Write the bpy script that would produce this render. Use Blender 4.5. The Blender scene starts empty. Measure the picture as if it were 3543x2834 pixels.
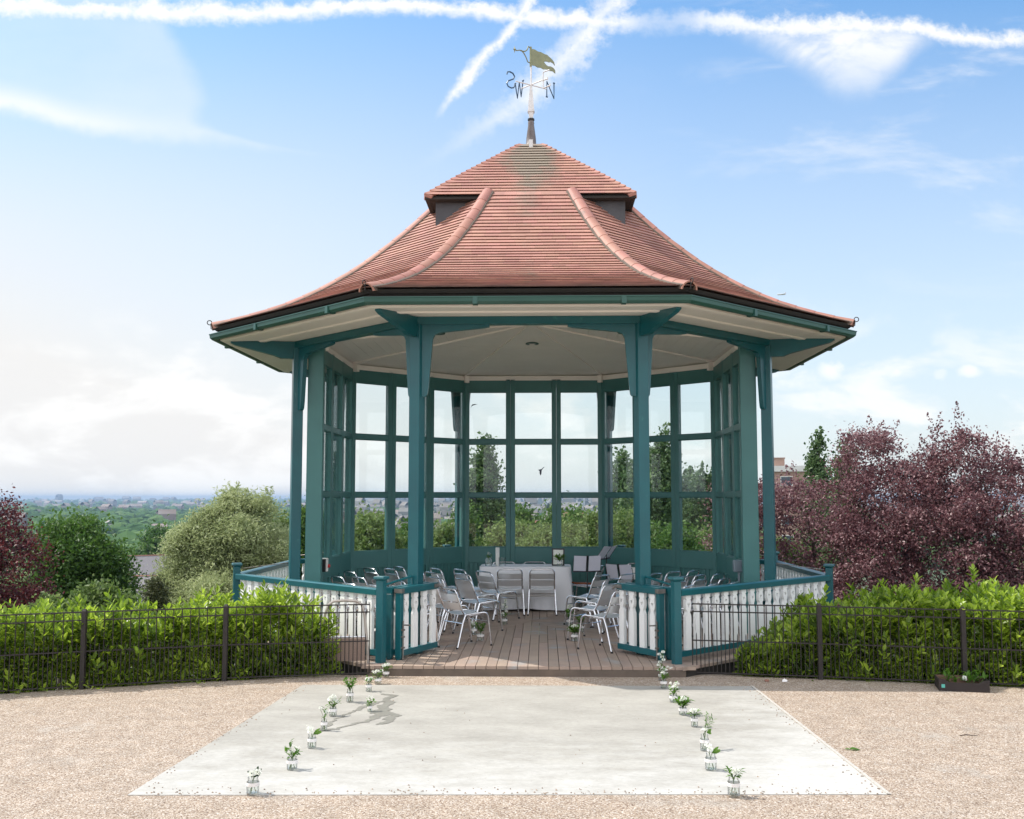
import bpy, bmesh, math, random
import numpy as np
from mathutils import Vector, Matrix
R = math.radians
random.seed(7); rng = np.random.default_rng(7)
scene = bpy.context.scene
COL = scene.collection
T8 = math.tan(math.pi/8)
CY = 14.28            # the bandstand's centre line (x = 0)

# ------------------------------------------------------------------ materials
def nodes(m):
    m.use_nodes = True
    nt = m.node_tree; nt.nodes.clear()
    return nt, nt.nodes, nt.links
def add(nd, t, **kw):
    n = nd.new(t)
    for k, v in kw.items(): setattr(n, k, v)
    return n
def mat(name, col, col2=None, rough=.6, metal=0, scale=8, bump=.0, bscale=60, island=None, spec=.5, amount=.5, stretch=None, dirt=None):
    m = bpy.data.materials.new(name); nt, nd, lk = nodes(m)
    out = add(nd, 'ShaderNodeOutputMaterial'); b = add(nd, 'ShaderNodeBsdfPrincipled')
    lk.new(b.outputs[0], out.inputs[0])
    b.inputs['Roughness'].default_value = rough; b.inputs['Metallic'].default_value = metal
    b.inputs['Specular IOR Level'].default_value = spec
    tc = add(nd, 'ShaderNodeTexCoord'); src = tc.outputs['Object']
    if stretch:
        mp = add(nd, 'ShaderNodeMapping'); mp.inputs['Scale'].default_value = stretch
        lk.new(src, mp.inputs[0]); src = mp.outputs[0]
    n = add(nd, 'ShaderNodeTexNoise'); n.inputs['Scale'].default_value = scale; n.inputs['Detail'].default_value = 6
    lk.new(src, n.inputs['Vector'])
    c2 = col2 or tuple(c*.8 for c in col)
    mx = add(nd, 'ShaderNodeMix', data_type='RGBA')
    mx.inputs['A'].default_value = (*col, 1); mx.inputs['B'].default_value = (*c2, 1)
    rp = add(nd, 'ShaderNodeMapRange'); rp.inputs[1].default_value = .5-amount*.4; rp.inputs[2].default_value = .5+amount*.4
    lk.new(n.outputs[0], rp.inputs[0]); lk.new(rp.outputs[0], mx.inputs['Factor'])
    colout = mx.outputs['Result']
    if island:
        g = add(nd, 'ShaderNodeNewGeometry')
        hs = add(nd, 'ShaderNodeHueSaturation')
        mr = add(nd, 'ShaderNodeMapRange'); mr.inputs[3].default_value = 1-island; mr.inputs[4].default_value = 1+island
        lk.new(g.outputs['Random Per Island'], mr.inputs[0]); lk.new(mr.outputs[0], hs.inputs['Value'])
        ml = add(nd, 'ShaderNodeMath', operation='MULTIPLY_ADD'); ml.inputs[1].default_value = 7.13; ml.inputs[2].default_value = .3
        lk.new(g.outputs['Random Per Island'], ml.inputs[0])
        fr = add(nd, 'ShaderNodeMath', operation='FRACT'); lk.new(ml.outputs[0], fr.inputs[0])
        mh = add(nd, 'ShaderNodeMapRange'); mh.inputs[3].default_value = .493; mh.inputs[4].default_value = .507
        lk.new(fr.outputs[0], mh.inputs[0]); lk.new(mh.outputs[0], hs.inputs['Hue'])
        lk.new(colout, hs.inputs['Color']); colout = hs.outputs[0]
    if dirt:
        n3 = add(nd, 'ShaderNodeTexNoise'); n3.inputs['Scale'].default_value = dirt[1]; n3.inputs['Detail'].default_value = 8
        lk.new(tc.outputs['Object'], n3.inputs['Vector'])
        r3 = add(nd, 'ShaderNodeMapRange'); r3.inputs[1].default_value = dirt[2]; r3.inputs[2].default_value = dirt[2]+.12
        lk.new(n3.outputs[0], r3.inputs[0])
        m3 = add(nd, 'ShaderNodeMix', data_type='RGBA'); m3.inputs['B'].default_value = (*dirt[0], 1)
        lk.new(r3.outputs[0], m3.inputs['Factor']); lk.new(colout, m3.inputs['A']); colout = m3.outputs['Result']
    lk.new(colout, b.inputs['Base Color'])
    if bump:
        n2 = add(nd, 'ShaderNodeTexNoise'); n2.inputs['Scale'].default_value = bscale; n2.inputs['Detail'].default_value = 4
        lk.new(src, n2.inputs['Vector'])
        bp = add(nd, 'ShaderNodeBump'); bp.inputs['Strength'].default_value = bump; bp.inputs['Distance'].default_value = .01
        lk.new(n2.outputs[0], bp.inputs['Height']); lk.new(bp.outputs[0], b.inputs['Normal'])
    m['b'] = b.name
    return m
def leafmat(name, cols, trans=.45, rough=.5, spec=.4, nscale=.8):
    m = bpy.data.materials.new(name); nt, nd, lk = nodes(m)
    out = add(nd, 'ShaderNodeOutputMaterial'); b = add(nd, 'ShaderNodeBsdfPrincipled')
    b.inputs['Roughness'].default_value = rough; b.inputs['Specular IOR Level'].default_value = spec
    tr = add(nd, 'ShaderNodeBsdfTranslucent'); ms = add(nd, 'ShaderNodeMixShader'); ms.inputs[0].default_value = trans
    g = add(nd, 'ShaderNodeNewGeometry'); cr = add(nd, 'ShaderNodeValToRGB')
    tc = add(nd, 'ShaderNodeTexCoord'); n = add(nd, 'ShaderNodeTexNoise'); n.inputs['Scale'].default_value = nscale; n.inputs['Detail'].default_value = 5; n.inputs['Roughness'].default_value = .65
    lk.new(tc.outputs['Object'], n.inputs['Vector'])
    av = add(nd, 'ShaderNodeMath', operation='MULTIPLY_ADD'); av.inputs[1].default_value = .6
    nn = add(nd, 'ShaderNodeMath', operation='MULTIPLY_ADD'); nn.inputs[1].default_value = 1.5; nn.inputs[2].default_value = -.55
    lk.new(n.outputs[0], nn.inputs[0]); lk.new(g.outputs['Random Per Island'], av.inputs[0]); lk.new(nn.outputs[0], av.inputs[2])
    lk.new(av.outputs[0], cr.inputs[0])
    e = cr.color_ramp.elements
    e[0].position = 0; e[0].color = (*cols[0], 1); e[1].position = 1; e[1].color = (*cols[-1], 1)
    for i, c in enumerate(cols[1:-1]):
        x = e.new((i+1)/(len(cols)-1)); x.color = (*c, 1)
    hs = add(nd, 'ShaderNodeHueSaturation'); hs.inputs['Value'].default_value = 1.35
    lk.new(cr.outputs[0], b.inputs['Base Color']); lk.new(cr.outputs[0], hs.inputs['Color']); lk.new(hs.outputs[0], tr.inputs['Color'])
    lk.new(b.outputs[0], ms.inputs[1]); lk.new(tr.outputs[0], ms.inputs[2]); lk.new(ms.outputs[0], out.inputs[0])
    return m
def glassmat(name, tint=(.97, .99, .98), refl=.06, rough=0.0):
    m = bpy.data.materials.new(name); nt, nd, lk = nodes(m)
    out = add(nd, 'ShaderNodeOutputMaterial'); t = add(nd, 'ShaderNodeBsdfTransparent'); t.inputs[0].default_value = (*tint, 1)
    gl = add(nd, 'ShaderNodeBsdfGlossy'); gl.inputs['Roughness'].default_value = rough
    lw = add(nd, 'ShaderNodeLayerWeight'); lw.inputs[0].default_value = .25
    ma = add(nd, 'ShaderNodeMath', operation='MULTIPLY_ADD'); ma.inputs[1].default_value = .55; ma.inputs[2].default_value = refl
    ma.use_clamp = True
    ms = add(nd, 'ShaderNodeMixShader'); lk.new(lw.outputs['Fresnel'], ma.inputs[0]); lk.new(ma.outputs[0], ms.inputs[0])
    lk.new(t.outputs[0], ms.inputs[1]); lk.new(gl.outputs[0], ms.inputs[2]); lk.new(ms.outputs[0], out.inputs[0])
    return m

M = {}
M['teal']   = mat('teal gloss paint', (.007, .105, .122), (.006, .084, .102), rough=.32, scale=3, bump=.05, bscale=25, dirt=((.03,.16,.16), 9, .68))
M['screen'] = mat('sea green paint', (.055, .185, .178), (.046, .158, .155), rough=.4, scale=2.5, bump=.05, bscale=30)
M['gutter'] = mat('dark green gutter paint', (.022, .085, .066), (.018, .07, .055), rough=.35, scale=3, dirt=((.12,.17,.13), 5, .70))
M['soffit'] = mat('off white soffit paint', (.88, .83, .77), (.82, .77, .71), rough=.45, scale=1.6, stretch=(1, 1, 1), bump=.06, bscale=12)
M['white']  = mat('white gloss paint', (.86, .86, .84), (.80, .80, .78), rough=.35, scale=5, dirt=((.55,.54,.50), 11, .66))
M['wood']   = mat('bare wood', (.42, .24, .14), (.33, .18, .10), rough=.7, scale=12, stretch=(4, 4, .6))
M['ridge']  = mat('terracotta ridge tile', (.38, .18, .135), (.31, .14, .105), rough=.6, scale=5, bump=.15, bscale=40, island=.12, dirt=((.16,.11,.09), 7, .64))
M['lead']   = mat('weathered lead', (.050, .050, .056), (.085, .085, .092), rough=.55, scale=4, metal=.0, bump=.2, bscale=15)
M['dark']   = mat('dark timber', (.03, .026, .022), rough=.9)  # even dark brown for fascia, verge, underlay and deck frame
M['deck']   = mat('weathered deck board', (.37, .275, .215), (.28, .22, .185), rough=.75, scale=3, stretch=(1, 1, 1), island=.13, bump=.15, bscale=50, dirt=((.30,.29,.28), 3, .58))
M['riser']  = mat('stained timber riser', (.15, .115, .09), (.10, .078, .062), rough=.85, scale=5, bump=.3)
M['alu']    = mat('polished aluminium', (.78, .78, .80), (.70, .70, .73), rough=.24, metal=1, scale=30)
M['slat']   = mat('brushed aluminium slat', (.78, .79, .80), (.70, .71, .72), rough=.38, metal=.75, scale=40, stretch=(1, 10, 10))
M['rubber'] = mat('black rubber', (.02, .02, .022), rough=.7)
M['iron']   = mat('dark brown painted iron', (.016, .012, .011), (.024, .018, .016), rough=.65, scale=20)
M['steel']  = mat('dull galvanised steel', (.30, .29, .27), (.20, .17, .15), rough=.5, metal=.8, scale=18)
M['cloth']  = mat('white table linen', (.80, .80, .82), (.76, .76, .79), rough=.9, scale=3)
M['vanewhite'] = mat('flaking white metal', (.74, .74, .76), (.60, .58, .56), rough=.5, scale=14)
M['banner'] = mat('gilded verdigris metal', (.26, .265, .15), (.20, .21, .12), rough=.5, metal=.2, scale=9)
M['navy']   = mat('navy painted metal', (.012, .05, .11), (.02, .06, .12), rough=.4)
M['paper']  = mat('lilac white sheet music', (.62, .62, .70), (.58, .58, .66), rough=.9)
M['black']  = mat('black plastic', (.012, .012, .014), rough=.4)
M['grey']   = mat('grey plastic', (.20, .25, .29), (.17, .21, .25), rough=.4)
M['whiteplastic'] = mat('white plastic', (.75, .75, .72), rough=.4)
M['red']    = mat('red plastic', (.5, .03, .03), rough=.4)
M['woven']  = mat('brown woven plastic', (.30, .215, .175), (.20, .14, .11), rough=.8, scale=160, amount=.3)
M['ribbon'] = mat('white ribbon', (.80, .78, .76), (.70, .66, .64), rough=.8, scale=60)
M['petal']  = mat('white petals', (.82, .83, .78), (.74, .76, .66), rough=.8, scale=40)
M['stem']   = leafmat('green stems', [(.05,.10,.02), (.10,.18,.04)], .2)
M['sprig']  = leafmat('cut green leaves', [(.035,.10,.012), (.09,.20,.02), (.19,.33,.05)], .4, nscale=9)
M['holly']  = leafmat('dark toothed leaf', [(.012,.035,.010), (.03,.07,.02)], .15)
M['carton'] = mat('dark brown card', (.030, .021, .020), (.022, .016, .015), rough=.75, scale=6)
M['cardin'] = mat('bare corrugated card', (.22, .13, .09), rough=.9)
M['brick']  = mat('pale brown brick', (.36, .24, .19), (.29, .19, .15), rough=.85, scale=1.2)
M['roofgrey'] = mat('grey slate roof', (.20, .19, .20), (.16, .15, .16), rough=.8, scale=3, stretch=(1,1,4))
M['roofred'] = mat('red tile roof', (.30, .14, .10), (.24, .12, .09), rough=.85, scale=3)
M['render'] = mat('white render', (.66, .65, .63), (.60, .59, .57), rough=.85, scale=2)
M['winglass'] = mat('dark window glass', (.05, .07, .09), rough=.12)
M['bark']   = mat('grey brown bark', (.10, .075, .06), (.06, .045, .035), rough=.9, scale=12, bump=.4, bscale=30)
M['farwhite'] = mat('pale concrete tower', (.62, .62, .62), (.50, .50, .52), rough=.8, scale=.05)
M['fargrey'] = mat('grey concrete tower', (.26, .28, .31), (.20, .22, .25), rough=.8, scale=.05)
M['farred'] = mat('red brick tower', (.25, .12, .09), rough=.8)
M['glass']  = glassmat('window glass', (.95, .975, .965), .02)
M['jar']    = glassmat('jar glass', (.985, .995, .992), .03, .02)
M['water']  = glassmat('water', (.975, .99, .985), .03)
M['bird']   = mat('dark decal film', (.05, .07, .10), rough=.5)
M['plum']   = leafmat('purple plum leaves', [(.030,.012,.017), (.115,.043,.052), (.235,.115,.122), (.42,.30,.30)], .28, rough=.42, spec=.5, nscale=.9)
M['plumred'] = leafmat('deep red plum leaves', [(.020,.004,.008), (.060,.010,.014), (.15,.030,.032), (.26,.08,.07)], .3, rough=.4, spec=.5, nscale=1.2)
M['hedge']  = leafmat('glossy laurel leaves', [(.045,.09,.012), (.13,.21,.02), (.31,.43,.035), (.52,.62,.13)], .50, rough=.30, spec=.6, nscale=2.2)
M['green']  = leafmat('mid green leaves', [(.02,.055,.010), (.06,.13,.02), (.13,.22,.04)], .35, nscale=.5)
M['willow'] = leafmat('silvery willow leaves', [(.17,.215,.09), (.36,.405,.20), (.57,.60,.37)], .42, nscale=.35)
M['poplar'] = leafmat('poplar leaves', [(.03,.06,.022), (.07,.13,.045), (.15,.22,.08)], .3, nscale=.5)
M['shrub']  = leafmat('light green leaves', [(.05,.09,.018), (.12,.185,.045), (.26,.32,.11)], .4, nscale=.5)
M['cedar']  = leafmat('brown green conifer', [(.020,.030,.008), (.06,.075,.02), (.11,.11,.04)], .2, nscale=1)

# roof tiles: pinkish terracotta, each tile its own tone, lichen streak down the middle of the top
def tilemat():
    m = mat('clay roof tile', (.41, .212, .163), (.32, .158, .122), rough=.66, scale=2.2, island=.11, bump=.08, bscale=50)
    nt = m.node_tree; nd = nt.nodes; lk = nt.links; b = nd[m['b']]
    old = b.inputs['Base Color'].links[0].from_socket
    tc = add(nd, 'ShaderNodeTexCoord'); sp = add(nd, 'ShaderNodeSeparateXYZ'); lk.new(tc.outputs['Object'], sp.inputs[0])
    n = add(nd, 'ShaderNodeTexNoise'); n.inputs['Scale'].default_value = 3.2; n.inputs['Detail'].default_value = 9; n.inputs['Roughness'].default_value = .7
    lk.new(tc.outputs['Object'], n.inputs['Vector'])
    ax = add(nd, 'ShaderNodeMath', operation='ABSOLUTE'); lk.new(sp.outputs[0], ax.inputs[0])
    m1 = add(nd, 'ShaderNodeMapRange'); m1.inputs[1].default_value = .05; m1.inputs[2].default_value = .62; m1.inputs[3].default_value = .42; m1.inputs[4].default_value = -.15
    lk.new(ax.outputs[0], m1.inputs[0])
    m2 = add(nd, 'ShaderNodeMapRange'); m2.inputs[1].default_value = 5.2; m2.inputs[2].default_value = 6.5; m2.inputs[3].default_value = -.25; m2.inputs[4].default_value = .2
    lk.new(sp.outputs[2], m2.inputs[0])
    s = add(nd, 'ShaderNodeMath', operation='ADD'); lk.new(m1.outputs[0], s.inputs[0]); lk.new(m2.outputs[0], s.inputs[1])
    s2 = add(nd, 'ShaderNodeMath', operation='ADD'); lk.new(s.outputs[0], s2.inputs[0]); lk.new(n.outputs[0], s2.inputs[1])
    m3 = add(nd, 'ShaderNodeMapRange'); m3.inputs[1].default_value = .66; m3.inputs[2].default_value = .92; lk.new(s2.outputs[0], m3.inputs[0])
    mm = add(nd, 'ShaderNodeMath', operation='MULTIPLY'); mm.inputs[1].default_value = .78; lk.new(m3.outputs[0], mm.inputs[0])
    mx = add(nd, 'ShaderNodeMix', data_type='RGBA'); mx.inputs['B'].default_value = (.19, .185, .14, 1)
    lk.new(mm.outputs[0], mx.inputs['Factor']); lk.new(old, mx.inputs['A'])
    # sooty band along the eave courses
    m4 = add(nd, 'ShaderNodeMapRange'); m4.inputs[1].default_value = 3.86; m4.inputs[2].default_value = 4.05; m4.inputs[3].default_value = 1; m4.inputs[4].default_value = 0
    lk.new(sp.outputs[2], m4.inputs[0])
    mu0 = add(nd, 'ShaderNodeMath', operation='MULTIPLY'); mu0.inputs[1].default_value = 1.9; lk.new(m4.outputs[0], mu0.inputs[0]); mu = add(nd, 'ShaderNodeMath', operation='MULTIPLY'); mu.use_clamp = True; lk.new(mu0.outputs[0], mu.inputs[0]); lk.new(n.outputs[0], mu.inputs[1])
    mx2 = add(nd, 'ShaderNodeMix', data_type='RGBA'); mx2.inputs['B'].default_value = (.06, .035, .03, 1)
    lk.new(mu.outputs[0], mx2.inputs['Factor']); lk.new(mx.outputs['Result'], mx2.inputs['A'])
    lk.new(mx2.outputs['Result'], b.inputs['Base Color'])
    return m
M['tile'] = tilemat()

def gravelmat():
    m = bpy.data.materials.new('resin bonded gravel'); nt, nd, lk = nodes(m)
    out = add(nd, 'ShaderNodeOutputMaterial'); b = add(nd, 'ShaderNodeBsdfPrincipled'); lk.new(b.outputs[0], out.inputs[0])
    b.inputs['Roughness'].default_value = .8; b.inputs['Specular IOR Level'].default_value = .3
    tc = add(nd, 'ShaderNodeTexCoord')
    v = add(nd, 'ShaderNodeTexVoronoi'); v.inputs['Scale'].default_value = 125; lk.new(tc.outputs['Object'], v.inputs['Vector'])
    cr = add(nd, 'ShaderNodeValToRGB'); sx = add(nd, 'ShaderNodeSeparateColor'); lk.new(v.outputs['Color'], sx.inputs[0]); lk.new(sx.outputs[0], cr.inputs[0])
    e = cr.color_ramp.elements; e[0].color = (.14, .095, .07, 1); e[1].color = (.56, .51, .46, 1); e[1].position = 1
    for p, c in ((.22, (.255, .19, .14)), (.5, (.345, .268, .205)), (.8, (.42, .35, .28))):
        x = e.new(p); x.color = (*c, 1)
    n = add(nd, 'ShaderNodeTexNoise'); n.inputs['Scale'].default_value = .9; n.inputs['Detail'].default_value = 7; n.inputs['Roughness'].default_value = .65
    lk.new(tc.outputs['Object'], n.inputs['Vector'])
    r = add(nd, 'ShaderNodeMapRange'); r.inputs[1].default_value = .58; r.inputs[2].default_value = .68; r.inputs[4].default_value = .45
    lk.new(n.outputs[0], r.inputs[0])
    mx = add(nd, 'ShaderNodeMix', data_type='RGBA'); mx.inputs['B'].default_value = (.36, .34, .31, 1)
    lk.new(r.outputs[0], mx.inputs['Factor']); lk.new(cr.outputs[0], mx.inputs['A']); 
    n2 = add(nd, 'ShaderNodeTexNoise'); n2.inputs['Scale'].default_value = 6; n2.inputs['Detail'].default_value = 5
    lk.new(tc.outputs['Object'], n2.inputs['Vector'])
    hs = add(nd, 'ShaderNodeHueSaturation'); r2 = add(nd, 'ShaderNodeMapRange'); r2.inputs[3].default_value = .88; r2.inputs[4].default_value = 1.12; r2.inputs[1].default_value = .3; r2.inputs[2].default_value = .7
    lk.new(n2.outputs[0], r2.inputs[0]); lk.new(r2.outputs[0], hs.inputs['Value']); lk.new(mx.outputs['Result'], hs.inputs['Color'])
    lk.new(hs.outputs[0], b.inputs['Base Color'])
    bp = add(nd, 'ShaderNodeBump'); bp.inputs['Strength'].default_value = .7; bp.inputs['Distance'].default_value = .006; bp.invert = True
    lk.new(v.outputs['Distance'], bp.inputs['Height']); lk.new(bp.outputs[0], b.inputs['Normal'])
    return m
M['gravel'] = gravelmat()
def slabmat():
    m = bpy.data.materials.new('pale screeded concrete'); nt, nd, lk = nodes(m)
    out = add(nd, 'ShaderNodeOutputMaterial'); b = add(nd, 'ShaderNodeBsdfPrincipled'); lk.new(b.outputs[0], out.inputs[0])
    b.inputs['Roughness'].default_value = .75; b.inputs['Specular IOR Level'].default_value = .3
    tc = add(nd, 'ShaderNodeTexCoord'); mp = add(nd, 'ShaderNodeMapping'); mp.inputs['Scale'].default_value = (1, 1.9, 1); lk.new(tc.outputs['Object'], mp.inputs[0])
    n = add(nd, 'ShaderNodeTexNoise'); n.inputs['Scale'].default_value = 1.6; n.inputs['Detail'].default_value = 10; n.inputs['Roughness'].default_value = .65
    lk.new(mp.outputs[0], n.inputs['Vector'])
    cr = add(nd, 'ShaderNodeValToRGB'); lk.new(n.outputs[0], cr.inputs[0])
    e = cr.color_ramp.elements; e[0].position = .3; e[0].color = (.275, .262, .235, 1); e[1].position = .72; e[1].color = (.385, .37, .335, 1)
    # cement film: paler towards the front and right rim
    sp = add(nd, 'ShaderNodeSeparateXYZ'); lk.new(tc.outputs['Object'], sp.inputs[0])
    r1 = add(nd, 'ShaderNodeMapRange'); r1.inputs[1].default_value = 8.3; r1.inputs[2].default_value = 6.2; r1.inputs[4].default_value = .42; lk.new(sp.outputs[1], r1.inputs[0])
    r1b = add(nd, 'ShaderNodeMapRange'); r1b.inputs[1].default_value = 1.2; r1b.inputs[2].default_value = 2.2; r1b.inputs[4].default_value = .30; lk.new(sp.outputs[0], r1b.inputs[0])
    n4 = add(nd, 'ShaderNodeTexNoise'); n4.inputs['Scale'].default_value = 2.6; n4.inputs['Detail'].default_value = 9; n4.inputs['Roughness'].default_value = .7; lk.new(mp.outputs[0], n4.inputs['Vector'])
    sm = add(nd, 'ShaderNodeMath', operation='ADD'); lk.new(r1.outputs[0], sm.inputs[0]); lk.new(r1b.outputs[0], sm.inputs[1])
    sm2 = add(nd, 'ShaderNodeMath', operation='ADD'); lk.new(sm.outputs[0], sm2.inputs[0]); lk.new(n4.outputs[0], sm2.inputs[1])
    r5 = add(nd, 'ShaderNodeMapRange'); r5.inputs[1].default_value = .62; r5.inputs[2].default_value = .98; lk.new(sm2.outputs[0], r5.inputs[0])
    mx = add(nd, 'ShaderNodeMix', data_type='RGBA'); mx.inputs['B'].default_value = (.45, .44, .415, 1); lk.new(r5.outputs[0], mx.inputs['Factor']); lk.new(cr.outputs[0], mx.inputs['A'])
    # trowel marks and fine sandy grain
    ng = add(nd, 'ShaderNodeTexNoise'); ng.inputs['Scale'].default_value = 22; ng.inputs['Detail'].default_value = 10; ng.inputs['Roughness'].default_value = .75; lk.new(mp.outputs[0], ng.inputs['Vector'])
    rg = add(nd, 'ShaderNodeMapRange'); rg.inputs[1].default_value = .35; rg.inputs[2].default_value = .65; rg.inputs[3].default_value = .90; rg.inputs[4].default_value = 1.10; lk.new(ng.outputs[0], rg.inputs[0])
    hg = add(nd, 'ShaderNodeHueSaturation'); lk.new(rg.outputs[0], hg.inputs['Value']); lk.new(mx.outputs['Result'], hg.inputs['Color'])
    # fine speckle
    v = add(nd, 'ShaderNodeTexNoise'); v.inputs['Scale'].default_value = 45; v.inputs['Detail'].default_value = 2; lk.new(tc.outputs['Object'], v.inputs['Vector'])
    r6 = add(nd, 'ShaderNodeMapRange'); r6.inputs[1].default_value = .70; r6.inputs[2].default_value = .74; r6.inputs[4].default_value = .6; lk.new(v.outputs[0], r6.inputs[0])
    mx2 = add(nd, 'ShaderNodeMix', data_type='RGBA'); mx2.inputs['B'].default_value = (.22, .20, .17, 1); lk.new(r6.outputs[0], mx2.inputs['Factor']); lk.new(hg.outputs[0], mx2.inputs['A'])
    lk.new(mx2.outputs['Result'], b.inputs['Base Color'])
    bp = add(nd, 'ShaderNodeBump'); bp.inputs['Strength'].default_value = .35; bp.inputs['Distance'].default_value = .004
    lk.new(n4.outputs[0], bp.inputs['Height']); lk.new(bp.outputs[0], b.inputs['Normal'])
    return m
M['slab'] = slabmat()
M['wet'] = mat('damp concrete', (.215, .205, .18), (.25, .24, .21), rough=.4, scale=9)
M['soil'] = mat('dark leaf litter', (.035, .028, .020), (.06, .05, .03), rough=.95, scale=14, bump=.5)
M['land'] = mat('far farmland green', (.045, .075, .028), (.10, .12, .06), rough=.95, scale=.01)
M['canopy'] = leafmat('far canopy', [(.02,.05,.016), (.04,.09,.024), (.07,.13,.036), (.11,.16,.06)], .0, rough=.9, spec=.1, nscale=.02)
M['towncol'] = mat('far town walls', (.27, .25, .24), (.17, .12, .10), rough=.9, scale=.02, island=.4)

# ------------------------------------------------------------------ objects
def tag(o, label=None, cat=None, group=None, kind=None):
    if label: o['label'] = label
    if cat: o['category'] = cat
    if group: o['group'] = group
    if kind: o['kind'] = kind
    return o
def empty(name, loc=(0, 0, 0), rz=0, label=None, cat=None, group=None, parent=None):
    o = bpy.data.objects.new(name, None); COL.objects.link(o); o.location = loc; o.rotation_euler = (0, 0, rz)
    o.empty_display_size = .1
    if parent: o.parent = parent
    return tag(o, label, cat, group)
def link(name, me, m, parent=None, smooth=False):
    o = bpy.data.objects.new(name, me); COL.objects.link(o)
    for mm in (m if isinstance(m, (list, tuple)) else [m]): me.materials.append(mm)
    if smooth: me.polygons.foreach_set('use_smooth', [True]*len(me.polygons))
    if parent: o.parent = parent
    return o
def copy_tree(o, parent=None):
    c = o.copy(); COL.objects.link(c); c.parent = parent
    for ch in list(o.children): copy_tree(ch, c)
    return c

class MB:
    def __init__(s): s.v = []; s.f = []; s.x = Matrix.Identity(4); s.mi = []; s.cur = 0
    def at(s, m): s.x = m; return s
    def verts(s, pts):
        n = len(s.v); s.v += [tuple(s.x @ Vector(p)) for p in pts]; return n
    def faces(s, fs, n=0):
        s.f += [tuple(i+n for i in f) for f in fs]; s.mi += [s.cur]*len(fs)
    def box(s, x0, x1, y0, y1, z0, z1):
        n = s.verts([(x, y, z) for z in (z0, z1) for x, y in ((x0, y0), (x1, y0), (x1, y1), (x0, y1))])
        s.faces([(3, 2, 1, 0), (4, 5, 6, 7), (0, 1, 5, 4), (1, 2, 6, 5), (2, 3, 7, 6), (3, 0, 4, 7)], n); return s
    def prism(s, a, b):             # two matching rings
        k = len(a); n = s.verts(list(a)+list(b))
        s.faces([tuple(range(k))[::-1], tuple(range(k, 2*k))] + [(i, (i+1) % k, (i+1) % k+k, i+k) for i in range(k)], n); return s
    def tube(s, pts, r, n=8, closed=False):
        P = [Vector(p) for p in pts]; rs = r if isinstance(r, (list, tuple)) else [r]*len(P)
        up = None; rings = []; K = len(P)
        for i, p in enumerate(P):
            if closed: t = (P[(i+1) % K]-P[i-1]).normalized()
            else: t = ((P[min(i+1, K-1)]-P[max(i-1, 0)])).normalized()
            if up is None:
                up = Vector((0, 0, 1)) if abs(t.z) < .9 else Vector((1, 0, 0))
            a = t.cross(up).normalized(); up = a.cross(t).normalized()
            rings.append([p + (a*math.cos(2*math.pi*j/n) + up*math.sin(2*math.pi*j/n))*rs[i] for j in range(n)])
        b = s.verts([q for g in rings for q in g])
        for i in range(K if closed else K-1):
            i2 = (i+1) % K
            s.faces([(b+i*n+j, b+i*n+(j+1) % n, b+i2*n+(j+1) % n, b+i2*n+j) for j in range(n)])
        if not closed: s.faces([tuple(range(b+n-1, b-1, -1)), tuple(range(b+(K-1)*n, b+K*n))])
        return s
    def lathe(s, prof, n=16, cx=0, cy=0, caps=True):
        b = s.verts([(cx+r*math.cos(2*math.pi*j/n), cy+r*math.sin(2*math.pi*j/n), z) for r, z in prof for j in range(n)])
        for i in range(len(prof)-1):
            s.faces([(b+i*n+j, b+i*n+(j+1) % n, b+(i+1)*n+(j+1) % n, b+(i+1)*n+j) for j in range(n)])
        if caps: s.faces([tuple(range(b+n-1, b-1, -1)), tuple(range(b+(len(prof)-1)*n, b+len(prof)*n))])
        return s
    def build(s, name, m, parent=None, smooth=False, bevel=0):
        me = bpy.data.meshes.new(name); me.from_pydata(s.v, [], s.f)
        if s.cur: me.polygons.foreach_set('material_index', s.mi)
        if bevel or not smooth or True:
            bm = bmesh.new(); bm.from_mesh(me)
            bmesh.ops.recalc_face_normals(bm, faces=bm.faces)
            if bevel: bmesh.ops.bevel(bm, geom=[e for e in bm.edges if len(e.link_faces) == 2 and e.calc_face_angle(0) > .6], offset=bevel, segments=1, affect='EDGES', clamp_overlap=True)
            bm.to_mesh(me); bm.free()
        return link(name, me, m, parent, smooth)
def smoothed(o, ang=.7):
    me = o.data; me.polygons.foreach_set('use_smooth', [True]*len(me.polygons)); me.set_sharp_from_angle(angle=ang); return o
def arr_mesh(name, V, F, m, parent=None, smooth=False):   # V (n,3), F (k,4) quads
    me = bpy.data.meshes.new(name); V = np.asarray(V, np.float32); F = np.asarray(F, np.int32)
    me.vertices.add(len(V)); me.vertices.foreach_set('co', V.ravel())
    k, q = F.shape; me.loops.add(k*q); me.loops.foreach_set('vertex_index', F.ravel())
    me.polygons.add(k); me.polygons.foreach_set('loop_start', np.arange(0, k*q, q, dtype=np.int32)); me.polygons.foreach_set('loop_total', np.full(k, q, np.int32))
    me.polygons.foreach_set('use_smooth', np.zeros(k, dtype=bool))
    me.update(calc_edges=True); me.validate()
    return link(name, me, m, parent, smooth)
RZ = lambda a: Matrix.Rotation(a, 4, 'Z')
TR = lambda x, y, z: Matrix.Translation((x, y, z))

# ================================================================== THE BANDSTAND
BS = empty('bandstand', (0, CY, 0), 0, 'octagonal teal bandstand with swept red clay tile roof and glazed rear screens', 'bandstand')
def fac(k): return RZ(k*math.pi/4)                 # facet frame: +x along, -y outward
def sweep(mb, k, cs, inset=0):                     # cross-section (d, z) mitred at the octagon's corners
    mb.at(fac(k))
    mb.prism([(-(d*T8-inset), -d, z) for d, z in cs], [((d*T8-inset), -d, z) for d, z in cs])
    mb.x = Matrix.Identity(4)

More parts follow.
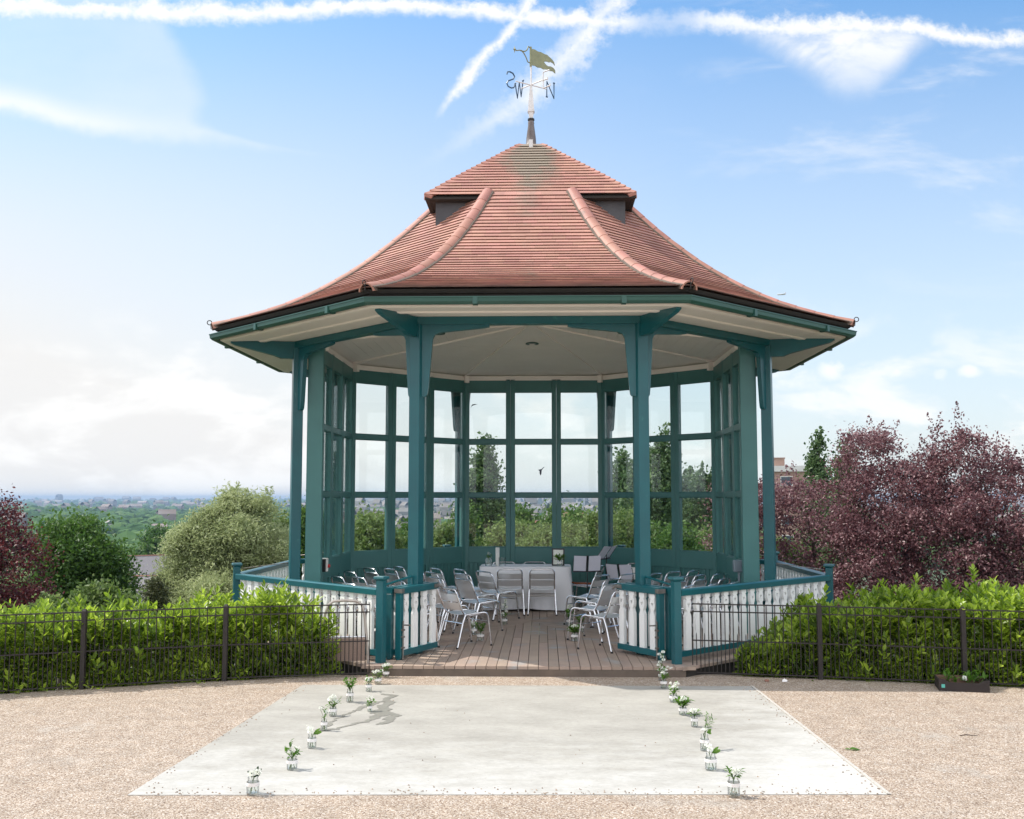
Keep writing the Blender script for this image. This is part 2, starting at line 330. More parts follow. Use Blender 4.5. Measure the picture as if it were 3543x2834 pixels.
# --- roof tiles
PROFO = [(3.955, 3.885), (3.72, 3.955), (3.44, 4.055), (3.14, 4.185), (2.95, 4.285), (2.69, 4.44), (2.40, 4.64), (2.15, 4.84), (2.0, 4.975), (1.80, 5.16), (1.60, 5.36), (1.33, 5.655)]
PROFC = [(1.345, 5.625), (1.0, 5.945), (.6, 6.30), (.16, 6.69)]
def resample(pr, g):
    P = [Vector((a, z)) for a, z in pr]; L = [0]
    for i in range(1, len(P)): L.append(L[-1]+(P[i]-P[i-1]).length)
    n = round(L[-1]/g); out = []
    for i in range(n+1):
        t = L[-1]*i/n; j = max(k for k in range(len(L)) if L[k] <= t+1e-9); j = min(j, len(P)-2)
        out.append(P[j].lerp(P[j+1], (t-L[j])/(L[j+1]-L[j])))
    return out
def tiles(ks, prof, tn, gauge, name, parent, corner=math.pi/4, trim=0):
    V = []; F = []
    pts = resample(prof, gauge)
    for k in ks:
        X = RZ(k*corner)
        for i in range(len(pts)-1):
            lo, hi = pts[i], pts[i+1]
            d = (hi-lo).normalized(); nrm = Vector((-d.y, d.x)) if False else Vector((d.y, -d.x))
            if nrm.y < 0: nrm = -nrm
            nrm2 = Vector((abs(d.y), abs(d.x)))        # outward and up
            top = hi + d*.03
            w0, w1 = lo.x*tn-trim, top.x*tn-trim
            n = max(1, round(2*w0/.163)); off = (.0815 if i % 2 else 0)
            xs = [-w0]; x = -w0+.163-off + random.uniform(-.05, .05)
            while x < w0-.03: xs.append(x); x += .163+random.uniform(-.022, .022)
            xs.append(w0)
            for a, b in zip(xs[:-1], xs[1:]):
                g = .0004; a += g; b -= g
                ta, tb = max(a, -w1), min(b, w1)
                if tb-ta < .004:
                    m_ = max(-w1, min(w1, (a+b)/2)); ta, tb = m_-.003, m_+.003
                j = random.uniform(-.0015, .0015)*(3 if random.random() < .05 else 1); th = .009+random.uniform(-.0005, .0005)
                l0 = lo + d*j; b0 = l0 + nrm2*.014; b1 = l0 + nrm2*(.014+th); t0 = top - nrm2*.006; t1 = top + nrm2*.003
                q = [(a, -b0.x, b0.y), (b, -b0.x, b0.y), (tb, -t0.x, t0.y), (ta, -t0.x, t0.y),
                     (a, -b1.x, b1.y), (b, -b1.x, b1.y), (tb, -t1.x, t1.y), (ta, -t1.x, t1.y)]
                n0 = len(V); V += [tuple(X @ Vector(p)) for p in q]
                F += [(n0+c[0], n0+c[1], n0+c[2], n0+c[3]) for c in ((3, 2, 1, 0), (4, 5, 6, 7), (0, 1, 5, 4), (1, 2, 6, 5), (2, 3, 7, 6), (3, 0, 4, 7))]
    return arr_mesh(name, V, F, M['tile'], parent)
roof = tiles(range(8), PROFO, T8, .084, 'roof', BS)
tag(roof, 'swept skirt of red brown plain clay tiles')
cap = tiles(range(4), PROFC, 1.0, .084, 'roof_cap', BS, math.pi/2)
# underlay so no light leaks between the courses
u = MB()
for k in range(8):
    for (a, z), (b, y) in zip(PROFO[:-1], PROFO[1:]):
        sweep(u, k, [(a-.01, z-.008), (b-.01, y-.008), (b-.04, y-.045), (a-.04, z-.045)])
for k in range(4):
    u.at(RZ(k*math.pi/2)); a, z = PROFC[0]; b, y = PROFC[-1]
    u.prism([(-a+.02, -a+.02, z-.01), (-b, -b, y-.01), (-b+.02, -b+.02, y-.06), (-a+.05, -a+.05, z-.06)], [(a-.02, -a+.02, z-.01), (b, -b, y-.01), (b-.02, -b+.02, y-.06), (a-.05, -a+.05, z-.06)])
u.build('underlay', M['dark'], roof)
# bonnet tiles down the four cap hips
pts = resample(PROFC, .084)
for k in range(4):
    bn = MB(); bn.at(RZ(k*math.pi/2+math.pi/4))
    for i in range(len(pts)-1):
        lo, hi = pts[i], pts[i+1]; s = math.sqrt(2)
        A = Vector((0, -lo.x*s-.012, lo.y+.002)); B = Vector((0, -hi.x*s, hi.y+.012)); w = .082
        ring = lambda C, ww, h: [(C.x-ww, C.y+ww*.72, C.z-ww*.32+.006), (C.x, C.y, C.z+h), (C.x+ww, C.y+ww*.72, C.z-ww*.32+.006), (C.x+ww*.8, C.y+ww*.72, C.z-ww*.32-.02), (C.x, C.y+.01, C.z-.018), (C.x-ww*.8, C.y+ww*.72, C.z-ww*.32-.02)]
        bn.prism(ring(A, w, .034), ring(B, w*.8, .012))
    bn.build('hip_tiles', M['ridge'], cap)
# underside of the cap and the lead-faced gablet box beneath it
g = MB()
for k in range(4):
    g.at(RZ(k*math.pi/2)); g.prism([(-1.345, -1.345, 5.60), (-1.345, -1.345, 5.575), (-1.17, -1.17, 5.565), (-1.17, -1.17, 5.60)], [(1.345, -1.345, 5.60), (1.345, -1.345, 5.575), (1.17, -1.17, 5.565), (1.17, -1.17, 5.60)])
g.build('verge', M['dark'], cap)
g = MB(); g.box(-1.22, 1.22, -1.22, 1.22, 4.9, 5.60)
g.build('lead_gablet', M['lead'], BS)
# half-round hip tiles on the eight hips
for k in range(8):
    h = MB(); h.at(fac(k) @ RZ(math.pi/8))
    P = resample([(a/math.cos(math.pi/8), z) for a, z in PROFO], .25)
    for i in range(len(P)-1):
        lo, hi = P[i], P[i+1]; d = (hi-lo).normalized(); nn = Vector((abs(d.y), abs(d.x))); r0, r1 = .092, .087
        lo2 = lo - d*.0; hi2 = hi + d*.035
        def ring(C, r, th=.016):
            o = [(r*math.cos(t), -(C.x + nn.x*(r*math.sin(t)-.030)), C.y + nn.y*(r*math.sin(t)-.030)) for t in [math.pi*j/8 for j in range(9)]]
            ri = r-th; o += [(ri*math.cos(t), -(C.x + nn.x*(ri*math.sin(t)-.030)), C.y + nn.y*(ri*math.sin(t)-.030)) for t in [math.pi*j/8 for j in range(8, -1, -1)]]
            return o
        h.prism(ring(lo2, r0), ring(hi2, r1))
    # mortar bedding both sides
    o = smoothed(h.build('hip_ridge', M['ridge'], roof), .6)
    mo = MB(); mo.at(fac(k) @ RZ(math.pi/8))
    for i in range(len(P)-1):
        for s in (-1, 1):
            lo, hi = P[i], P[i+1]
            c = lambda C: [(s*.06, -(C.x-.03), C.y-.02), (s*.100+random.uniform(-.005, .005), -(C.x-.045), C.y-.022), (s*.09, -(C.x-.005), C.y+.016), (s*.06, -(C.x), C.y+.03)]
            mo.prism(c(lo), c(hi))
    mo.build('mortar', M['riser'], o)
    lo = P[0]
    sc = MB(); sc.at(fac(k) @ RZ(math.pi/8))
    sc.tube([(0, -(lo.x-.02), lo.y-.03), (0, -(lo.x+.015), lo.y-.02), (0, -(lo.x+.02), lo.y+.04)] + [(0, -(lo.x+.035+.028*math.cos(t)*1-.0), lo.y+.055+.028*math.sin(t)) for t in [math.pi*j/5 for j in range(5, -4, -1)]], .006, 6)
    sc.build('hip_iron', M['iron'], o)
# --- eaves: fascia, gutter, soffit, ceiling
fa = MB(); gu = MB(); so = MB()
for k in range(8):
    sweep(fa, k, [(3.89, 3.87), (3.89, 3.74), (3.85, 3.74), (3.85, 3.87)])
    sweep(gu, k, [(3.90, 3.79), (3.90, 3.742), (3.92, 3.722), (3.955, 3.722), (3.98, 3.745), (3.985, 3.782), (3.992, 3.786), (3.992, 3.796), (3.972, 3.796), (3.967, 3.75), (3.945, 3.735), (3.925, 3.745), (3.915, 3.79)])
    sweep(so, k, [(3.865, 3.722), (3.82, 3.712), (3.45, 3.74), (3.43, 3.725), (3.37, 3.727), (3.36, 3.746), (2.9, 3.765), (2.9, 3.79), (3.865, 3.76)])
    gu.at(fac(k))
    for sx in (-.55, .95): gu.box(sx, sx+.05, -3.996, -3.89, 3.717, 3.793)
    gu.x = Matrix.Identity(4)
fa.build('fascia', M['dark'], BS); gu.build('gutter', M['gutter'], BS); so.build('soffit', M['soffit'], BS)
ce = MB()
for k in range(8):
    nb = 22
    for j in range(nb):                       # tongue and groove boards, open joints
        a, b = 2.92*(1-j/nb)-.0018, 2.92*(1-(j+1)/nb)+.0018; za, zb_ = 4.19-.425*a/2.92, 4.19-.425*b/2.92; jz = random.uniform(0, .0015)
        sweep(ce, k, [(a, za+jz), (b, zb_+jz), (b, zb_+.02), (a, za+.02)])
ceil = ce.build('ceiling', M['soffit'], BS)
ri = MB()
for k in range(8):
    ri.at(fac(k) @ RZ(math.pi/8)); r = 2.93/math.cos(math.pi/8)
    ri.prism([(-.022, -r, 3.765), (.022, -r, 3.765), (.022, -r, 3.738), (-.022, -r, 3.738)], [(-.022, -.02, 4.19), (.022, -.02, 4.19), (.022, -.02, 4.165), (-.022, -.02, 4.165)])
    if k in (1, 2, 3, 4, 5, 6): ri.box(-.035, .035, -2.90, -2.83, 3.66, 3.775)
ri.build('ceiling_rib', M['soffit'], ceil)
tr = MB()
for k in (2, 3, 4, 5, 6): sweep(tr, k, [(2.72, 3.70), (2.69, 3.70), (2.69, 3.775), (2.72, 3.775)])
tr.build('cornice', M['soffit'], ceil)
for (x, y) in ((0, .96), (-1.27, -.36), (1.27, -.36)):
    rr = math.hypot(x, y)
    zz = 4.19-(.425/2.92)*rr*.97
    l = MB(); l.lathe([(.055, zz+.01), (.055, zz-.010), (.095, zz-.014), (.10, zz-.006), (.10, zz+.02)], 20, x, y, caps=False)
    o = smoothed(l.build('downlight', M['gutter'], ceil))
    l = MB(); l.lathe([(.056, zz-.004), (.056, zz-.002)], 20, x, y); l.build('lens', M['grey'], o)
# --- ring beam and posts with gussets
be = MB()
for k in range(8): sweep(be, k, [(3.03, 3.675), (2.91, 3.675), (2.91, 3.775), (3.03, 3.757)])
be.build('ring_beam', M['teal'], BS)
PR = 2.97/math.cos(math.pi/8)
side = [(0, 3.676), (.80, 3.676), (.80, 3.648), (.74, 3.636), (.26, 3.588), (.20, 3.565), (.175, 3.52), (.130, 2.98), (.118, 2.90), (.10, 2.875), (0, 2.875)]
rad = [(0, 3.755), (.30, 3.75), (.84, 3.722), (.84, 3.70), (.78, 3.672), (.30, 3.565), (.22, 3.535), (0, 3.535)]
for k in range(8):
    p = MB(); p.at(fac(k) @ RZ(math.pi/8) @ TR(0, -PR, 0))
    p.box(-.064, .064, -.064, .064, .10, 3.68)
    post = p.build('post', M['teal'], BS, bevel=.006)
    X0 = fac(k) @ RZ(math.pi/8) @ TR(0, -PR, 0)
    for ang, poly, w in ((-math.pi/2-math.pi/2+R(180-22.5), side, .029), (R(22.5), side, .029), (0, rad, .031)):
        # directions: along each beam, and outward to the eave corner
        pass
    for dirv, poly, w in ((Vector((math.cos(math.pi/8), math.sin(math.pi/8), 0)), side, .029), (Vector((-math.cos(math.pi/8), math.sin(math.pi/8), 0)), side, .029), (Vector((0, -1, 0)), rad, .031)):
        n = Vector((-dirv.y, dirv.x, 0))
        b = MB(); b.at(X0)
        b.prism([dirv*a + n*w + Vector((0, 0, z)) for a, z in poly], [dirv*a - n*w + Vector((0, 0, z)) for a, z in poly])
        b.build('bracket', M['teal'], post)
# --- glazed screens
FH = 2.73*T8
def window_panel(k, x0, x1):
    p = MB(); p.at(fac(k) @ TR(0, -2.73, 0)); m = .0012
    a, b = x0+m, x1-m; st = .074; i0, i1 = a+st, b-st
    p.box(a, i0, -.040, .040, .12, 3.72); p.box(i1, b, -.040, .040, .12, 3.72)
    for z0, z1 in ((3.51, 3.72), (2.652, 2.728), (1.782, 1.852), (.72, .97), (.12, .20)): p.box(i0, i1, -.037, .037, z0, z1)
    for z0, z1 in ((3.51, 3.498), (2.74, 2.728), (2.652, 2.640), (1.864, 1.852), (1.782, 1.770), (.982, .97)):
        p.box(i0, i1, -.016, .016, min(z0, z1), max(z0, z1))
    n = 8; w = (i1-i0)/n
    for j in range(n): p.box(i0+j*w+.005, i0+(j+1)*w-.005, -.016, .018, .20, .72)
    p.box(i0, i1, -.010, .010, .2, .72)
    o = p.build('window_panel', M['screen'], BS, bevel=.0035)
    q = MB(); q.at(fac(k) @ TR(0, -2.73, 0))
    for z0, z1 in ((2.728, 3.51), (1.852, 2.652), (.97, 1.782)): q.box(i0, i1, -.003, .003, z0, z1)
    gl = q.build('glass_pane', M['glass'], o)
    return o
panels = {}
for k in (2, 3, 4, 5, 6):
    for j in range(3):
        panels[k, j] = window_panel(k, -FH+2*FH*j/3, -FH+2*FH*(j+1)/3)
for k in (2, 3, 4, 5):
    c = MB(); c.at(fac(k) @ RZ(math.pi/8) @ TR(0, -2.73/math.cos(math.pi/8), 0)); c.box(-.045, .045, -.05, .03, .1, 3.74)
    c.build('corner_post', M['screen'], BS)
for k, sx in ((2, -1), (6, 1)):
    c = MB(); c.at(fac(k) @ TR(sx*(FH+.05), -2.74, 0)); c.box(-.055, .055, -.10, .10, .1, 3.76)
    c.box(-.03 if sx > 0 else -.03, .03, -.103, .103, .25, 3.7)
    c.build('pilaster', M['screen'], BS, bevel=.004)
# swift decals on the rear panes
for (x, z, s, k, j) in ((-.99, 3.30, 1.0, 4, 0), (.13, 2.22, 1.0, 4, 1)):
    d = MB(); y = 2.73-.006
    if j == 0: poly = [(-.05, -.05), (-.02, -.015), (.02, .0), (.07, .012), (.02, .016), (-.02, .008)]
    else: poly = [(-.055, .01), (-.03, .015), (0, .02), (.03, .05), (.055, .055), (.03, .035), (.005, .0), (.0, -.06), (-.015, -.085), (-.03, -.05), (-.03, -.01)]
    d.prism([(x+a, y, z+b) for a, b in poly], [(x+a, y+.002, z+b) for a, b in poly])
    o = d.build('bird_decal', M['bird'], panels[4, j] if j else panels[4, 2])
# switch boxes
b = MB(); b.box(-2.70, -2.60, -1.0, -.94, .83, 1.00); o = b.build('switch_box', M['whiteplastic'], BS, bevel=.006)
tag(o, 'white and black isolator switch box with red knob')
b = MB(); b.box(-2.70, -2.62, -1.05, -1.002, .83, .99); b.build('back_plate', M['black'], o)
b = MB(); b.at(TR(-2.60, -.97, .90) @ Matrix.Rotation(math.pi/2, 4, 'Y')); b.lathe([(.022, 0), (.022, .025), (.012, .03)], 12); b.build('knob', M['red'], o)
b = MB(); b.tube([(-2.67, -.97, .83), (-2.67, -.97, .12)], .008, 6); b.build('conduit', M['screen'], o)
b = MB(); b.box(2.57, 2.69, -.98, -.86, .83, .98); o = b.build('meter_box', M['grey'], BS, bevel=.012)
b = MB(); b.tube([(2.64, -.95, .84), (2.64, -.95, .12)], .012, 6); b.tube([(2.64, -.90, .84), (2.64, -.90, .12)], .012, 6); b.build('conduit', M['grey'], o)
# --- deck
DA = 3.82
V = []; F = []
for k in range(8):
    X = fac(k); w = .104; nb = math.ceil(DA*T8/w)
    for i in range(-nb, nb):
        a, b = i*w+.003, (i+1)*w-.003
        mid = (a+b)/2
        cuts = [0] 
        L0a, L0b = abs(a)/T8, abs(b)/T8
        if min(L0a, L0b) >= DA-.01: continue
        L0a, L0b = min(L0a, DA-.005), min(L0b, DA-.005)
        # two lengths of board with a staggered butt joint
        jt = DA - random.uniform(.7, 2.6) if random.random() < .45 else -1
        segs = [(None, jt), (jt+.004, DA)] if jt > max(L0a, L0b)+.2 else [(None, DA)]
        for s0, s1 in segs:
            da = L0a+.004 if s0 is None else s0; db = L0b+.004 if s0 is None else s0
            z1 = .10+random.uniform(-.0012, .0012)
            q = [(a, -da, .07), (b, -db, .07), (b, -s1, .07), (a, -s1, .07), (a, -da, z1), (b, -db, z1), (b, -s1, z1), (a, -s1, z1)]
            n0 = len(V); V += [tuple(X @ Vector(p)) for p in q]
            F += [tuple(n0+c for c in f) for f in ((3, 2, 1, 0), (4, 5, 6, 7), (0, 1, 5, 4), (1, 2, 6, 5), (2, 3, 7, 6), (3, 0, 4, 7))]
deck = arr_mesh('deck', V, F, M['deck'], BS)
s = MB()
for k in range(8): sweep(s, k, [(DA-.02, .069), (DA-.07, .069), (DA-.07, -.10), (DA-.02, -.10)])
for k in range(8):
    s.at(fac(k)); 
    for d in (1.2, 2.4, 3.4): s.box(-d*T8, d*T8, -d-.03, -d+.03, -.10, .069)
    s.at(fac(k) @ RZ(math.pi/8)); s.box(-.08, .08, -3.9, -3.74, -1.4, .068); s.box(-.08, .08, -2.1, -1.94, -2.2, .068)
s.build('deck_frame', M['dark'], BS)
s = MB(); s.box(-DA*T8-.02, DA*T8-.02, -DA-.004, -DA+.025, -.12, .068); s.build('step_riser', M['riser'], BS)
# --- balustrades
RA = 3.62; RV = RA*T8
def baluster_mesh():
    prof = [(.050, .57), (.050, .522), (.036, .519), (.036, .508), (.046, .500), (.050, .47), (.050, .445), (.044, .42), (.030, .398), (.030, .385), (.048, .352), (.050, .345), (.050, 0)]
    prof = [(x*.86, z) for x, z in prof]
    pts = [(-x, z) for x, z in prof[::-1]] + [(x, z) for x, z in prof]
    hz = .462; heart = [(0, hz+.010), (.007, hz+.020), (.015, hz+.018), (.018, hz+.008), (.012, hz-.008), (0, hz-.026), (-.012, hz-.008), (-.018, hz+.008), (-.015, hz+.018), (-.007, hz+.020)]
    bm = bmesh.new(); es = []
    for loop in (pts, heart):
        vs = [bm.verts.new((x, 0, z)) for x, z in loop]
        for i in range(len(vs)):
            es.append(bm.edges.new((vs[i], vs[(i+1) % len(vs)])))
    bmesh.ops.triangle_fill(bm, edges=es, use_beauty=True)
    r = bmesh.ops.extrude_face_region(bm, geom=bm.faces[:])
    for v in r['geom']:
        if isinstance(v, bmesh.types.BMVert): v.co.y += .036
    for v in bm.verts: v.co.y -= .018
    bmesh.ops.recalc_face_normals(bm, faces=bm.faces)
    me = bpy.data.meshes.new('baluster'); bm.to_mesh(me); bm.free(); me.materials.append(M['white'])
    return me
BAL = baluster_mesh()
def put_baluster(parent, X, m=None):
    me = BAL
    if m: me = BAL.copy(); me.materials.clear(); me.materials.append(m)
    o = bpy.data.objects.new('baluster', me); COL.objects.link(o); o.parent = parent; o.matrix_local = X; return o
bal_bm = []
for k in range(1, 8):
    h = MB(); sweep(h, k, [(RA+.04, .775), (RA-.04, .775), (RA-.045, .83), (RA-.03, .842), (RA+.03, .842), (RA+.045, .83)], .055)
    br = h.build('balustrade', M['teal'], BS); tag(br, 'teal handrail on white cut-out balusters')
    h = MB(); sweep(h, k, [(RA+.03, .165), (RA-.03, .165), (RA-.03, .222), (RA+.03, .222)], .055)
    h.build('bottom_rail', M['teal'], br)
    n = 17
    for j in range(n):
        x = -RV+.10+(2*RV-.2)*(j+.5)/n; X = fac(k) @ TR(x, -RA, .215)
        if k in (1, 7, 2, 6): put_baluster(br, X)
        else: bal_bm.append(X)
vv = []; ff = []; nv = len(BAL.vertices)
bv = [v.co.copy() for v in BAL.vertices]; bf = [tuple(p.vertices) for p in BAL.polygons]
for i, X in enumerate(bal_bm):
    vv += [tuple(X @ c) for c in bv]; ff += [tuple(a+i*nv for a in f) for f in bf]
me = bpy.data.meshes.new('rear_balusters'); me.from_pydata(vv, [], ff); o = link('baluster_row', me, M['white'], BS); o['kind'] = 'stuff'
def newel(X, name='newel_post'):
    n = MB(); n.at(X); n.box(-.040, .040, -.040, .040, .095, .925)
    n.prism([(a*.040, b*.040, .925) for a, b in ((-1, -1), (1, -1), (1, 1), (-1, 1))], [(a*.062, b*.062, .945) for a, b in ((-1, -1), (1, -1), (1, 1), (-1, 1))])
    n.prism([(a*.062, b*.062, .945) for a, b in ((-1, -1), (1, -1), (1, 1), (-1, 1))], [(a*.058, b*.058, .968) for a, b in ((-1, -1), (1, -1), (1, 1), (-1, 1))])
    return n.build(name, M['teal'], BS, bevel=.003)
for k in range(8): newel(fac(k) @ RZ(math.pi/8) @ TR(0, -RA/math.cos(math.pi/8), 0))
# flat-bar stays from newel to post, wires on the outer side
for k, s in ((7, -1), (0, 1)):
    A = fac(k) @ RZ(math.pi/8) @ Vector((0, -RA/math.cos(math.pi/8)+.06, 0)); B = fac(k) @ RZ(math.pi/8) @ Vector((0, -PR-.08, 0))
    st = MB(); st.tube([(A.x, A.y, .875), (B.x, B.y, .925), (B.x, B.y, .83)], .012, 4)
    st.box(B.x-.05, B.x+.05, B.y-.02, B.y+.03, .775, .80)
    st.build('stay_bar', M['teal'], BS)
for k in (5, 6, 1, 2):
    A = fac(k) @ RZ(math.pi/8) @ Vector((0, -RA/math.cos(math.pi/8)+.06, 0)); B = fac(k) @ RZ(math.pi/8) @ Vector((0, -PR-.08, 0))
    st = MB(); st.tube([(A.x, A.y, .90), (B.x, B.y, .96)], .005, 5); st.build('guy_wire', M['steel'], BS)
# --- bi-fold gates, both folded open against themselves
def leaf(name, p0, p1, nb, lab, bare=None, hinge_end=0):
    p0 = Vector(p0); p1 = Vector(p1); d = p1-p0; L = d.length; a = math.atan2(d.y, d.x)
    X = TR(p0.x, p0.y-CY, 0) @ RZ(a)
    g = MB(); g.at(X)
    g.prism([(0, -.038, .775), (0, .038, .775), (0, .042, .828), (0, .03, .842), (0, -.03, .842), (0, -.042, .828)], [(L, -.038, .775), (L, .038, .775), (L, .042, .828), (L, .03, .842), (L, -.03, .842), (L, -.042, .828)])
    top = g.build('gate_leaf', M['teal'], BS); tag(top, lab)
    g = MB(); g.at(X); g.box(.055, L, -.03, .03, .14, .20); g.build('bottom_rail', M['teal'], top)
    g = MB(); g.at(X); g.box(0, .055, -.034, .034, .12, .774); g.box(.0, .055, -.022, .022, .104, .119); g.build('stile', M['teal'], top, bevel=.003)
    for j in range(nb):
        x = .14+(L-.2)*j/(nb-1)
        put_baluster(top, X @ TR(x, 0, .198), M['wood'] if j == bare else None)
    return top, X, L
for s, p0, p1, q0, q1 in ((-1, (-1.345, 10.79), (-1.03, 11.50), (-1.45, 10.83), (-1.135, 11.54)), (1, (1.375, 10.83), (.985, 11.46), (1.475, 10.90), (1.085, 11.53))):
    w = 'left' if s < 0 else 'right'
    la, X, L = leaf('gate_leaf', p0, p1, 4, 'front leaf of the folded %s gate' % w)
    lb, X2, L2 = leaf('gate_leaf', q0, q1, 4, 'rear leaf of the folded %s gate' % w, bare=2 if s > 0 else None)
    b = MB(); b.at(X); sg = -1 if s > 0 else -1
    y = .043 if s > 0 else -.043
    b.tube([(.03, y*1.1, .07), (.03, y*1.1, .50)], .008, 6); b.tube([(.03, y*1.1, .46), (.03, y*1.1+math.copysign(.09, y), .462)], .008, 6)
    for z in (.22, .33, .40): b.box(.01, .05, min(y*.8, y*1.35), max(y*.8, y*1.35), z, z+.018)
    b.build('drop_bolt', M['steel'], la)
    b = MB(); b.at(X); b.box(-.004, .05, -.047, .047, .785, .83); b.build('hinge', M['steel'], la)
    b = MB(); b.at(X); b.box(L-.10, L+.004, -.047, .047, .79, .832)
    b.tube([(L-.02, y*1.0, .81), (L-.02, y*1.6, .81), (L+.02, y*1.8, .78)], .012, 6)
    b.build('hinge', M['steel'], la)
# --- weather vane
WV = 6.70
v = MB(); v.lathe([(.13, WV-.02), (.072, WV+.06), (.068, WV+.14), (.042, 7.04), (.046, 7.06), (.036, 7.10)], 12)
sp = smoothed(v.build('weather_vane', mat('rusty lead', (.10, .075, .07), (.17, .15, .15), rough=.5, scale=6, stretch=(3, 3, .6)), BS)); tag(sp, 'white spired weather vane with gilded swallow-tailed banner')
v = MB(); v.lathe([(.048, 7.10), (.048, 7.125), (.034, 7.13)], 12); v.build('collar', M['black'], sp)
v = MB()
sq = lambda r, z: [(-r, -r, z), (r, -r, z), (r, r, z), (-r, r, z)]
v.prism(sq(.026, 7.125), sq(.038, 7.22)); v.prism(sq(.048, 7.22), sq(.048, 7.245)); v.prism(sq(.044, 7.245), sq(.014, 7.62))
v.tube([(0, 0, 7.60), (0, 0, 8.16)], [.013, .011], 8)
v.build('spire', M['vanewhite'], sp)
v = MB(); v.box(-.026, .026, -.245, -.215, 6.62, 6.74); v.build('clip', M['vanewhite'], sp)
dS = Vector((-.83, -.56, 0)); dE = Vector((.72, -.69, 0))
v = MB(); v.tube([dS*.26+Vector((0, 0, 7.62)), -dS*.27+Vector((0, 0, 7.62))], .008, 6); v.tube([dE*.24+Vector((0, 0, 7.625)), -dE*.20+Vector((0, 0, 7.625))], .008, 6)
v.build('direction_arms', M['vanewhite'], sp)
def letter(name, strokes, d, off, m):
    l = MB()
    for st in strokes: l.tube([(d*(off+a*.14)+Vector((0, 0, 7.62+(b-.5)*.23))) for a, b in st], .010, 6)
    l.build(name, m, sp)
Scurve = [(.95, .80), (.9, .95), (.6, 1.0), (.25, .95), (.05, .78), (.2, .6), (.5, .5), (.8, .4), (.97, .22), (.8, .05), (.45, 0), (.15, .06), (.03, .22)]
letter('letter_s', [Scurve], dS, .27, M['navy'])
letter('letter_n', [[(0, 0), (0, 1), (.9, 0), (.9, 1)], [(-.1, 0), (.1, 0)], [(.8, 1), (1, 1)]], -dS, .27, M['navy'])
letter('letter_e', [[(.85, 1), (0, 1), (0, 0), (.95, 0)], [(0, .5), (.6, .5)], [(.95, 0), (.95, .12)], [(.6, .42), (.6, .58)]], dE, .24, M['vanewhite'])
letter('letter_w', [[(0, 1), (.28, 0), (.55, 1), (.82, 0), (1.15, 1)], [(-.1, 1), (.1, 1)], [(1.05, 1), (1.25, 1)]], -dE, .16, M['navy'])
fd = Vector((.76, .65, 0)); fn = Vector((-.65, .76, 0))
fl = [(0, .0), (.07, .012), (.13, .0), (.18, .012), (.235, .002), (.29, .018), (.34, .010), (.41, .02), (.46, .0), (.455, .05), (.42, .075), (.37, .083), (.32, .072), (.28, .085), (.245, .11), (.255, .125), (.30, .135), (.345, .135), (.375, .15), (.42, .14), (.45, .115), (.435, .165), (.39, .20), (.35, .215), (.30, .238), (.25, .235), (.19, .245), (.13, .24), (.07, .252), (0, .245)]
v = MB(); zb = 7.91
v.prism([fd*(a-.0)+fn*.004+Vector((0, 0, zb+b)) for a, b in fl], [fd*(a)-fn*.004+Vector((0, 0, zb+b)) for a, b in fl])
ban = v.build('banner', M['banner'], sp)
v = MB()
P = lambda a, b: fd*a+Vector((0, 0, zb+b))
v.tube([P(-.005, -.02), P(-.005, .27)], .016, 8)
v.tube([P(-.01, .03), P(-.06, .035), P(-.09, .09), P(-.12, .13), P(-.17, .17), P(-.21, .165), P(-.26, .145), P(-.30, .15)], .008, 6)
v.tube([P(-.01, .25), P(-.05, .265), P(-.07, .21), P(-.11, .175), P(-.15, .165), P(-.19, .165)], .009, 6)
v.tube([P(-.335, .15), P(-.285, .15)], [.001, .016], 6); v.tube([P(-.30, .10), P(-.30, .15), P(-.30, .20)], [.001, .014, .001], 6)
for z in (.07, .12, .17, .21): v.tube([P(.01, z), P(.24, z)], .003, 4)
v.build('pointer', M['banner'], ban)

# ================================================================== GROUND
EDGE = [(-60, 4), (-14, 6.6), (-8, 8.1), (-4.9, 9.32), (-4.12, 9.69), (-2.93, 10.16), (-2.0, 10.455), (-1.6, 10.475), (1.6, 10.60), (1.9, 10.62), (2.86, 10.41), (4.14, 10.13), (4.9, 9.95), (8, 9.2), (14, 7.6), (60, 4)]
def ye(x): return float(np.interp(x, [e[0] for e in EDGE], [e[1] for e in EDGE]))
pl = MB()
xs = sorted(set([e[0] for e in EDGE]))
top = [(x, ye(x)+.03, 0) for x in xs]
n = pl.verts(top + [(x, -40, 0) for x in xs] + [(x, ye(x)+.03, -.35) for x in xs]); K = len(xs)
for i in range(K-1): pl.faces([(i, i+1, K+i+1, K+i), (i, 2*K+i, 2*K+i+1, i+1)], n)
tag(pl.build('gravel_forecourt', M['gravel']), kind='structure')
sl = MB(); sl.prism([(-2.32, 6.26, -.02), (2.2, 6.41, -.02), (2.1, 9.97, -.02), (-2.12, 9.92, -.02)][::-1], [(-2.32, 6.26, .005), (2.2, 6.41, .005), (2.1, 9.97, .005), (-2.12, 9.92, .005)][::-1])
SLAB = tag(sl.build('concrete_slab', M['slab']), kind='structure')
